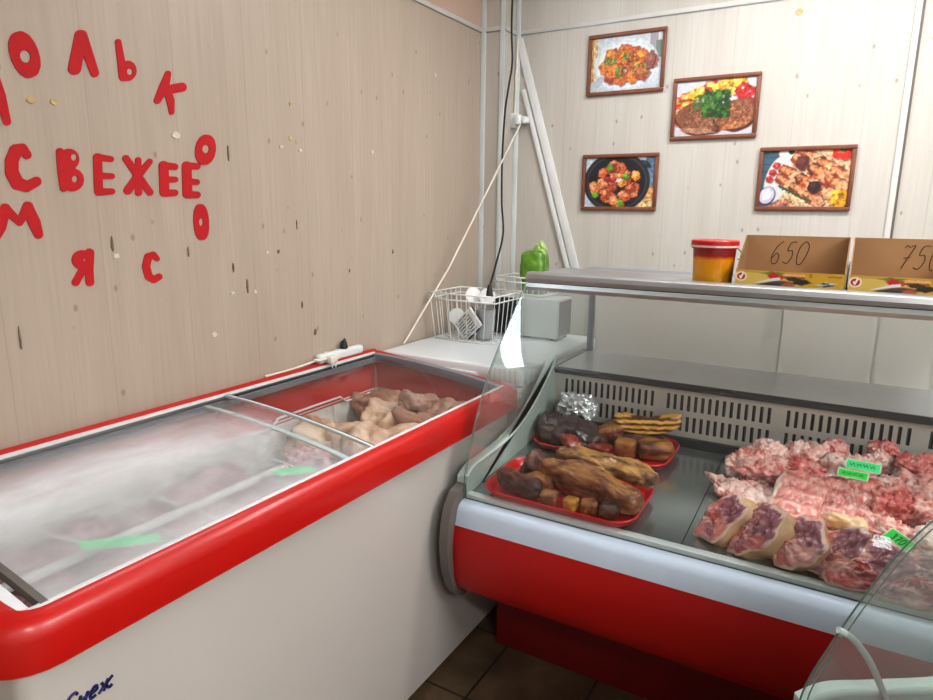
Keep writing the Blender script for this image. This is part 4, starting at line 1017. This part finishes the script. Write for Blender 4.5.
rib_slab('slab of pork ribs with a white fat edge, leaning in the middle', .066, .100, .020, (-.062,1.950,.704), (26,0,-8), 48, 4.5, -1)
rib_slab('second rib slab leaning close beside the fat edged slab', .040, .094, .020, (.028,1.975,.708), (28,0,-10), 49, 4.0, 1, .1)
rib_slab('rib piece with red end hanging under the two green tags', .050, .100, .028, (.092,1.990,.706), (28,4,-2), 50, 4.0, 1, .35)
raw('pale raw lump behind the upper green tag', 'raw_fat', (.075,.05,.045), (.055,2.17,.725), (0,0,0), seed=51)
raw('pinkish brown lump on top beside the green tags', 'raw_fat', (.042,.035,.035), (.135,2.20,.758), (0,-20,20), seed=52)
raw('brown tinged lump highest in front of the grille', 'raw_red', (.04,.03,.028), (.140,2.235,.795), (0,-10,-10), seed=53)
raw('raw bone with pale end lying right of the tags', 'raw_fat', (.085,.025,.022), (.165,2.08,.752), (0,-5,12), seed=54)
raw('red lean lump in front of the pale bone', 'raw_red', (.065,.055,.045), (.170,2.00,.705), (0,0,20), seed=55)
raw('large marbled shoulder at the far end of the heap', 'raw', (.13,.11,.075), (.285,2.07,.688), (0,0,10), seed=56)
raw('smaller red trimmed piece on top of the large shoulder', 'raw_red', (.08,.05,.04), (.245,2.16,.765), (0,12,-15), seed=57)
raw('lump of raw pork between the ribs and the last knuckles', 'raw', (.065,.05,.04), (.150,1.885,.676), (0,0,-20), seed=58)
raw('fatty raw piece beyond the last knuckle by the glass', 'raw_fat', (.10,.07,.05), (.285,1.87,.672), (0,0,20), seed=59)
raw('raw pork piece filling the bottom of the heap', 'raw', (.17,.09,.045), (.06,2.10,.680), (0,0,4), seed=60)
o = lump('pork_trotter_end', M['skin'], (.052, .026, .024), 4, 2.4, .22, 1.7, 70, .0, .3, pinch=.25)
put(o, (.055, 1.83, .715), (0, 6, -8)); tag(o, 'tan skinned shank end resting above the fourth and fifth knuckles', 'pork knuckle')
price_tag('upper pale green price tag lying on the raw pork', (.088, 2.098, .800), (42, 0, -6), .082, .026, M['green_pale'], 'scribble')
price_tag('lower bright green price tag just under the pale one', (.064, 2.035, .792), (46, 0, -6), .070, .020, M['green_card'], 'scribble')
price_tag('slanting green price tag marked 370 near the corner glass', (.163, 1.722, .762), (32, 8, -44), .060, .030, M['green_card'], '370')
# ------------------------------------------------------------------ on top of the display case
SZ = 1.2925
bk = thing('plastic_bucket', 'yellow orange bucket with a red lid on the case top', 'bucket', (-.378, 2.155, SZ))
lathe('tub', [(.0565, 0), (.058, .003), (.0635, .112), (.0655, .114)], M['bucket'], bk)
lathe('lid', [(.0665, .104), (.0685, .106), (.0685, .113), (.0705, .115), (.0705, .127), (.068, .130), (.062, .1285), (.01, .128)], M['red'], bk)
lathe('tamper_rim', [(.0655, .108), (.071, .1085), (.071, .1145), (.0655, .115)], plain('clear rim plastic', (214, 190, 186), .25), bk)
tube('handle', [(.068, .0, .105), (.078, -.004, .095), (.080, -.006, .08), (.070, -.006, .073)], .0016, M['ink'], bk, 6, curve=5)
def paint_carton():
    c = Canvas(300, 56, (206, 172, 70), 8)
    c.rect(0, .85, 1, 1, (198, 158, 60)); c.rect(0, 0, .5, .86, (214, 184, 96)); c.rect(.62, 0, 1, 1, (204, 158, 36), .8)
    e = lambda x, y, r, col: c.ell(x, y, r, r, col, 0, .1)
    e(.055, .62, .30, (242, 222, 190)); e(.055, .62, .21, (176, 30, 34))
    for t in np.linspace(0, 1, 12): e(.043 + .009 * t, .63 - .13 * t, .045, (248, 240, 236))
    for t in np.linspace(0, 1, 16): e(.052 + .018 * t, .50 + .28 * t, .045, (248, 240, 236))
    c.ell(.36, .86, .5, .12, (96, 132, 40), 0, .3, .2); c.ell(.36, .72, .26, .2, (196, 34, 30), 0, .3, .1); c.ell(.43, .66, .2, .12, (200, 60, 40), 0, .3, .1)
    for i in range(7): c.ell(.48 + i * .025, .78 - .02 * (i % 3), .12, .12, (232, 176, 116), 0, .3, .1); c.ell(.48 + i * .025, .68, .12, .08, (150, 90, 40), 0, .4)
    c.ell(.62, .42, .45, .16, (38, 30, 18), 4, .3, .1); c.ell(.55, .58, .4, .12, (60, 40, 24), -4, .3, .1)
    c.ell(.42, .22, .75, .24, (98, 62, 50), 4, .3); c.ell(.36, .12, .8, .18, (44, 52, 48), 0, .3); c.ell(.5, .2, .3, .16, (170, 90, 60), 0, .4)
    P = ((c.Y - .12) < (c.X - .12) * 2.0) & ((c.Y - .38) < (c.X - .12) * .9) & (c.X < .425) & (c.Y > .18 + (c.X - .12) * 1.0)
    c.blend(P.astype(float), (226, 226, 232))
    c.ell(.85, .36, .40, .14, (196, 200, 190), 6, .3, .15); c.ell(.86, .3, .3, .06, (60, 60, 50), 10, .4, .2); c.ell(.83, .42, .2, .05, (70, 66, 50), 6, .4, .2)
    for i in range(10): c.ell(.86 + i * .012, .82, .05, .05, (170, 116, 20), 0, .3)
    c.ell(.7, .84, .09, .14, (178, 130, 30), 0, .3)
    c.a = c.a * .9; return c
CART = paint_carton()
def carton(lab, x0, w, txt, tx):
    y0, y1 = 2.085, 2.262; d = y1 - y0; hb, hf = .145, .048; th = .003
    t = thing('cardboard_box', lab, 'cardboard box', (x0 + w / 2, y0, SZ))
    box('bottom', (-w/2, 0, 0), (w/2, d, th), M['card_in'], t)
    box('back_panel', (-w/2, d - th, 0), (w/2, d, hb), M['cardboard'], t)
    for s in (-1, 1):
        xa, xb = (-w/2, -w/2 + th) if s < 0 else (w/2 - th, w/2)
        prism('side_panel', [(0, 0), (d, 0), (d, hb), (d - .035, hb), (.05, .086), (.0, hf)], xa, xb, M['card_in'], t, 'x', None)
    box('front_panel', (-w/2, 0, 0), (w/2, th, hf), M['cardboard'], t)
    grid_obj('printed_face', CART.w, CART.h, lambda u, v: (-w/2 + u * w, -.0008, v * hf), M['carton_print'], t, colors=CART.a)
    h = .072; write('written_price', txt, lambda a, b: (tx + a * .034 + b * .012, d - th - .0006, .058 + b * h), .0011, M['ink'], t, 1.05)
carton('open cardboard box marked 650 beside the yellow bucket', -.300, .283, '650', -.075)
carton('open cardboard box marked 750 at the end of the case top', -.008, .283, '750', -.030)
# two shiny note strips between the boxes
for i, (xx, lab) in enumerate(((-.0125, 'thin white card strip standing between the two cardboard boxes'),)):
    tag(box('card_strip', (xx - .0025, 2.13, SZ), (xx + .0025, 2.16, SZ + .085), M['white_plastic'], None), lab, 'card')
# ------------------------------------------------------------------ white chest freezer in the corner and what stands on it
CZ = .925
cf = thing('white_chest', 'plain white chest freezer standing behind the red one', 'freezer', (-1.345, 2.545, 0))
w2, d2 = .322, .40
bm = bmesh.new(); loft(bm, [[(a, b, .04) for a, b in ring_pts(-w2, w2, -d2, d2, .02)], [(a, b, CZ - .07) for a, b in ring_pts(-w2, w2, -d2, d2, .02)]], True, True)
fin(bm, 'body', M['white_enamel'], cf, 40)
box('plinth', (-w2 + .03, -d2 + .03, 0), (w2 - .03, d2 - .03, .045), M['black'], cf)
bm = bmesh.new()
def rr2(k, z): return [(a, b, z) for a, b in ring_pts(-w2 - .008 + k, w2 + .008 - k, -d2 - .008 + k, d2 - k, .02)]
loft(bm, [rr2(.004, CZ - .066), rr2(0, CZ - .060), rr2(0, CZ - .012), rr2(.004, CZ - .004), rr2(.014, CZ), rr2(.03, CZ)], True, True)
ld = fin(bm, 'lid', M['white_lid'], cf, 40)
box('lid_grip', (-.10, -d2 - .020, CZ - .050), (.14, -d2 - .006, CZ - .030), M['white_plastic'], ld, .004)
# wire basket with odds and ends
wb = thing('wire_basket', 'white wire basket full of odds and ends on the chest', 'basket', (-1.475, 2.60, CZ))
def basket(root, w, d, h, lip, nx, ny, slope=.88, r=.003):
    tw, td = w / 2, d / 2; bw, bd = tw * slope, td * slope
    rim = tube('rim', [(-tw, -td, h), (tw, -td, h), (tw, td, h), (-tw, td, h)], r * 1.25, M['wire'], root, 6, True)
    if lip: tube('outer_rim', [(-tw - .006, -td - .006, h - lip), (tw + .006, -td - .006, h - lip), (tw + .006, td + .006, h - lip), (-tw - .006, td + .006, h - lip)], r * 1.15, M['wire'], root, 6, True)
    tube('base_ring', [(-bw, -bd, .006), (bw, -bd, .006), (bw, bd, .006), (-bw, bd, .006)], r, M['wire'], root, 6, True)
    bm = bmesh.new()
    for i in range(nx):
        x = -1 + 2 * i / (nx - 1); add_tube(bm, [(x * tw, -td, h), (x * bw, -bd, .005), (x * bw, bd, .005), (x * tw, td, h)], r * .8, 5)
    for i in range(1, ny - 1):
        y = -1 + 2 * i / (ny - 1); add_tube(bm, [(-tw, y * td, h), (-bw, y * bd, .005), (bw, y * bd, .005), (tw, y * td, h)], r * .8, 5)
    fin(bm, 'wire_grid', M['wire'], root, 60)
basket(wb, .335, .27, .215, .026, 8, 7)
lathe('white_disc', [(.002, 0), (.036, .002), (.038, .005), (.036, .009), (.002, .012)], M['white_plastic'], None, 28)
d1 = [x for x in bpy.data.objects if x.name == 'white_disc'][0]
put(d1, (-1.42, 2.60, CZ + .195), (72, 10, 25)); tag(d1, 'round white disc leaning up at the basket rim by the plug', 'disc')
dd = copy_tree(d1); put(dd, (-1.50, 2.61, CZ + .195), (68, -14, 50)); tag(dd, 'round white disc sticking up in the middle of the basket', 'disc')
d3 = copy_tree(d1); put(d3, (-1.555, 2.56, CZ + .10), (80, 0, 20)); tag(d3, 'round white disc low in the basket behind the wires', 'disc')
jar = thing('plastic_tub', 'plain pale grey plastic tub standing in the wire basket', 'tub', (-1.41, 2.57, CZ + .012))
lathe('tub_wall', [(.038, 0), (.04, .003), (.046, .13), (.048, .132), (.044, .132), (.038, .006)], M['grey_case'], jar, 28)
gr = thing('hand_grater', 'pale slotted plastic grater slanting inside the wire basket', 'grater', (-1.515, 2.525, CZ + .030), 0); gr.rotation_euler = (R(8), R(48), R(-8))
bm = bmesh.new(); add_box(bm, (-.05, -.006, 0), (.05, .006, .012)); add_box(bm, (-.05, -.006, .115), (.05, .006, .14))
for i in range(8): add_box(bm, (-.05 + i * .0129, -.006, .012), (-.044 + i * .0129, .006, .115))
add_box(bm, (-.05, -.006, .060), (.05, .006, .068)); bmesh.ops.remove_doubles(bm, verts=bm.verts, dist=.0001)
fin(bm, 'slotted_plate', M['white_plastic'], gr); box('backing', (-.05, .008, .0), (.05, .014, .14), M['charcoal'], gr)
# grey appliance, second basket and the green bag on it
ap = thing('grey_appliance', 'grey box-shaped appliance with a dark front door panel', 'appliance', (-1.285, 2.80, CZ))
box('casing', (-.165, -.085, .012), (.165, .085, .190), M['grey_case'], ap, .008)
box('door_panel', (-.163, -.092, .016), (-.01, -.085, .186), M['charcoal'], ap, .003)
for sx in (-.14, .14):
    for sy in (-.06, .06): lathe('foot', [(.012, 0), (.012, .013)], M['black'], ap, 16, (sx, sy, 0))
box('side_vent', (.165, -.07, .02), (.1665, .07, .18), M['charcoal'], ap)
wb2 = thing('wire_basket', 'shallow white wire basket on top of the grey appliance', 'basket', (-1.325, 2.845, CZ + .191))
basket(wb2, .26, .19, .085, .022, 9, 6)
gb = thing('rolled_bag', 'bright green rolled plastic bag standing in the shallow basket', 'bag', (-1.292, 2.83, CZ + .197))
o = lump('bag_body', M['bag'], (.060, .05, .106), 4, 5.0, .09, 1.2, 80, fine=.08, flatb=.9, parent=gb)
o = lump('knotted_top', plain('pale knotted plastic', (168, 196, 120), .3), (.028, .024, .035), 4, 2, .4, 2.2, 82, fine=.15, parent=gb, flatb=.9); o.location = (.026, 0, .172)
# ------------------------------------------------------------------ power strip and cables
ps = thing('power_strip', 'white power strip with a black plug on the freezer edge', 'power strip', (-1.655, 1.865, .944), 0)
bm = bmesh.new(); add_box(bm, (-.016, -.125, 0), (.016, .125, .036), .012, 4); fin(bm, 'housing', M['white_plastic'], ps, 50)
for i in range(3): lathe('socket', [(.0125, 0), (.0125, .0012), (.010, .0014)], M['cable_white'], ps, 18, (0, -.07 + i * .06, .0355))
pl = thing('power_plug', 'black plug standing in the white power strip', 'plug', (-1.652, 1.885, .981))
lathe('plug_body', [(.014, 0), (.016, .004), (.013, .02), (.007, .03)], M['black'], pl, 18)
tube('plug_cable', [(0, 0, .026), (-.006, .012, .032), (-.012, .025, .018)], .004, M['black'], pl, 8, curve=5)
pw = thing('power_plug', 'cream two-pin plug hanging over the freezer rail', 'plug', (-1.617, 1.775, .962))
box('plug_body', (-.012, -.020, -.012), (.016, .020, .014), M['cable_white'], pw, .006, 3)
for s in (-.009, .009): tube('pin', [(.012, s, -.004), (.012, s, -.030)], .0024, M['alu'], pw, 8)
tube('plug_cable', [(-.006, -.016, .006), (-.010, -.05, .004), (-.018, -.072, .010)], .0042, M['cable_white'], pw, 8, curve=4)
tag(tube('power_cable', [(-1.655, 1.745, .960), (-1.660, 1.70, .955), (-1.662, 1.62, .950), (-1.664, 1.5, .949)], .0042, M['cable_white'], None, 8, curve=6), 'cream cable running from the power strip along the wall', 'cable')
tag(tube('power_cable', [(-1.500, 3.062, 1.928), (-1.60, 2.56, 1.245), (-1.655, 2.28, .932)], .0042, M['cable_white'], None, 8, curve=1), 'taut white cable slanting from the wall socket to the freezers', 'cable')
bc = thing('black_cable', 'black cable hanging down the corner to a black adapter', 'cable', (-1.5, 2.93, 1.15))
tube('cord', [(.008, .0, 1.55), (.004, .0, 1.2), (.012, .0, 1.04), (-.004, -.0, .93), (-.020, -.0, .82), (-.030, -.0, .62), (-.028, 0, .40), (-.006, -.02, .245), (.03, -.16, .10), (.085, -.315, .02)], .0048, M['black'], bc, 8, curve=7)
bm = bmesh.new(); add_tube(bm, [(.085, -.315, .025), (.088, -.322, -.005), (.090, -.326, -.03)], [.008, .016, .020], 10); fin(bm, 'adapter', M['black'], bc, 50)
# wall socket with plug
ws = thing('wall_socket', 'white surface wall socket with a plugged-in adapter on the strip', 'socket', (-1.545, YB, 1.945))
box('socket_box', (-.028, -.040, -.036), (.018, 0, .036), M['white_plastic'], ws, .006)
box('adapter', (.020, -.050, -.020), (.052, -.008, .020), M['white_plastic'], ws, .006)
box('second_plug', (.056, -.058, -.018), (.082, -.016, .014), M['white_plastic'], ws, .007)
lathe('adapter_ring', [(.016, -.022), (.018, -.02), (.018, .02), (.016, .022)], M['white_plastic'], ws, 20, (.036, -.05, 0))
def strip(name, lab, a, b, w, d):
    a, b = Vector(a), Vector(b); v = b - a; L = v.length; ang = math.atan2(v.x, v.z)
    o = box(name, (-w / 2, -d, 0), (w / 2, 0, L), M['white_plastic'], None, .003); o.location = a; o.rotation_euler = (0, ang, 0)
    return tag(o, lab, 'cable duct')
strip('cable_duct', 'narrow white cable duct slanting down from the wall socket', (-1.215, YB - .001, 1.17), (-1.503, YB - .001, 2.09), .022, .016)
strip('cable_duct', 'wider white cable duct slanting down beside the narrow one', (-1.175, YB - .001, 1.17), (-1.535, YB - .001, 2.325), .042, .010)
tag(tube('power_cable', [(-1.548, YB - .012, 1.98), (-1.546, YB - .010, 2.15), (-1.540, YB - .010, 2.325)], .005, M['cable_white'], None, 8), 'short pale cable rising from the wall socket to the trim', 'cable')
# ------------------------------------------------------------------ high bright windows (outside the view, mirrored in the case glass)
def window(n, lo, hi, depth_axis):
    lo, hi = Vector(lo), Vector(hi); u = 1 if depth_axis == 0 else 0
    bm = bmesh.new(); fw = .03
    for k, (ax, side) in enumerate(((u, 0), (u, 1), (2, 0), (2, 1))):
        a, b = lo.copy(), hi.copy()
        if side: a[ax] = hi[ax] - fw
        else: b[ax] = lo[ax] + fw
        add_box(bm, a, b, .003)
    f = struct(fin(bm, 'window_%d' % n, M['white_plastic'], None, 40))
    a, b = lo.copy(), hi.copy(); m = (lo[depth_axis] + hi[depth_axis]) / 2
    a[depth_axis], b[depth_axis] = m - .002, m + .002
    a[u] += fw; b[u] -= fw; a.z += fw; b.z -= fw
    box('window_pane', a, b, M['daylight'], f)
M['daylight'] = emit('daylight in the window', (240, 248, 255), 16.0)
window(1, (XL, 1.10, 2.39), (XL + .03, 2.05, 2.74), 0)
window(2, (.30, YF, 2.05), (.47, YF + .03, 2.48), 1)
# ------------------------------------------------------------------ ceiling lamps (unseen, placed clear of reflections in the case glass)
def ceiling_lamp(lab, x, y, lx, ly, en):
    t = thing('ceiling_lamp', lab, 'ceiling lamp', (x, y, H))
    box('housing', (-lx/2 - .02, -ly/2 - .02, -.05), (lx/2 + .02, ly/2 + .02, 0), M['white_plastic'], t, .004)
    box('diffuser', (-lx/2, -ly/2, -.062), (lx/2, ly/2, -.05), M['tube_light'], t)
    la = bpy.data.lights.new('lamp_light', 'AREA'); la.shape = 'RECTANGLE'; la.size = lx; la.size_y = ly; la.energy = en; la.color = (1, .99, .975)
    lo = bpy.data.objects.new('lamp_light', la); link(lo, t); lo.location = (0, 0, -.066)
    return la
ceiling_lamp('ceiling lamp above the meat display case', .0, 2.25, 1.4, .25, 17)
ceiling_lamp('added ceiling lamp by the right wall, brightening from outside the view', 1.95, .9, .4, 1.4, 52)  # added out of view to brighten the goods from the right
ceiling_lamp('added ceiling fill lamp behind the camera', 1.5, -.9, 1.2, .3, 36)  # added out of view as front fill light
# ------------------------------------------------------------------ world, camera
w = bpy.data.worlds.new('room air'); S.world = w; w.use_nodes = True
w.node_tree.nodes['Background'].inputs[0].default_value = (.9, .95, 1, 1); w.node_tree.nodes['Background'].inputs[1].default_value = .3
cam = bpy.data.cameras.new('camera'); co = bpy.data.objects.new('camera', cam); COL.objects.link(co)
cam.sensor_width = 36; cam.sensor_fit = 'HORIZONTAL'; cam.lens = 655 / 933 * 36; cam.clip_start = .02
yaw, pit, rol = R(30.4), R(11.95), R(.65)
f = Vector((-math.sin(yaw) * math.cos(pit), math.cos(yaw) * math.cos(pit), -math.sin(pit)))
r0 = Vector((math.cos(yaw), math.sin(yaw), 0)); u0 = r0.cross(f)
r1 = math.cos(rol) * r0 + math.sin(rol) * u0; u1 = -math.sin(rol) * r0 + math.cos(rol) * u0
mw = Matrix((r1, u1, -f)).transposed().to_4x4(); mw.translation = Vector((0, 0, 1.5)); co.matrix_world = mw
S.camera = co
S.view_settings.view_transform = 'Standard'; S.view_settings.look = 'None'; S.view_settings.exposure = 0.40; S.view_settings.gamma = 0.90
S.cycles.max_bounces = 10; S.cycles.transparent_max_bounces = 24; S.cycles.diffuse_bounces = 4; S.cycles.glossy_bounces = 4
S.cycles.caustics_reflective = False; S.cycles.caustics_refractive = False
S.cycles.use_denoising = True; S.cycles.sample_clamp_indirect = 4
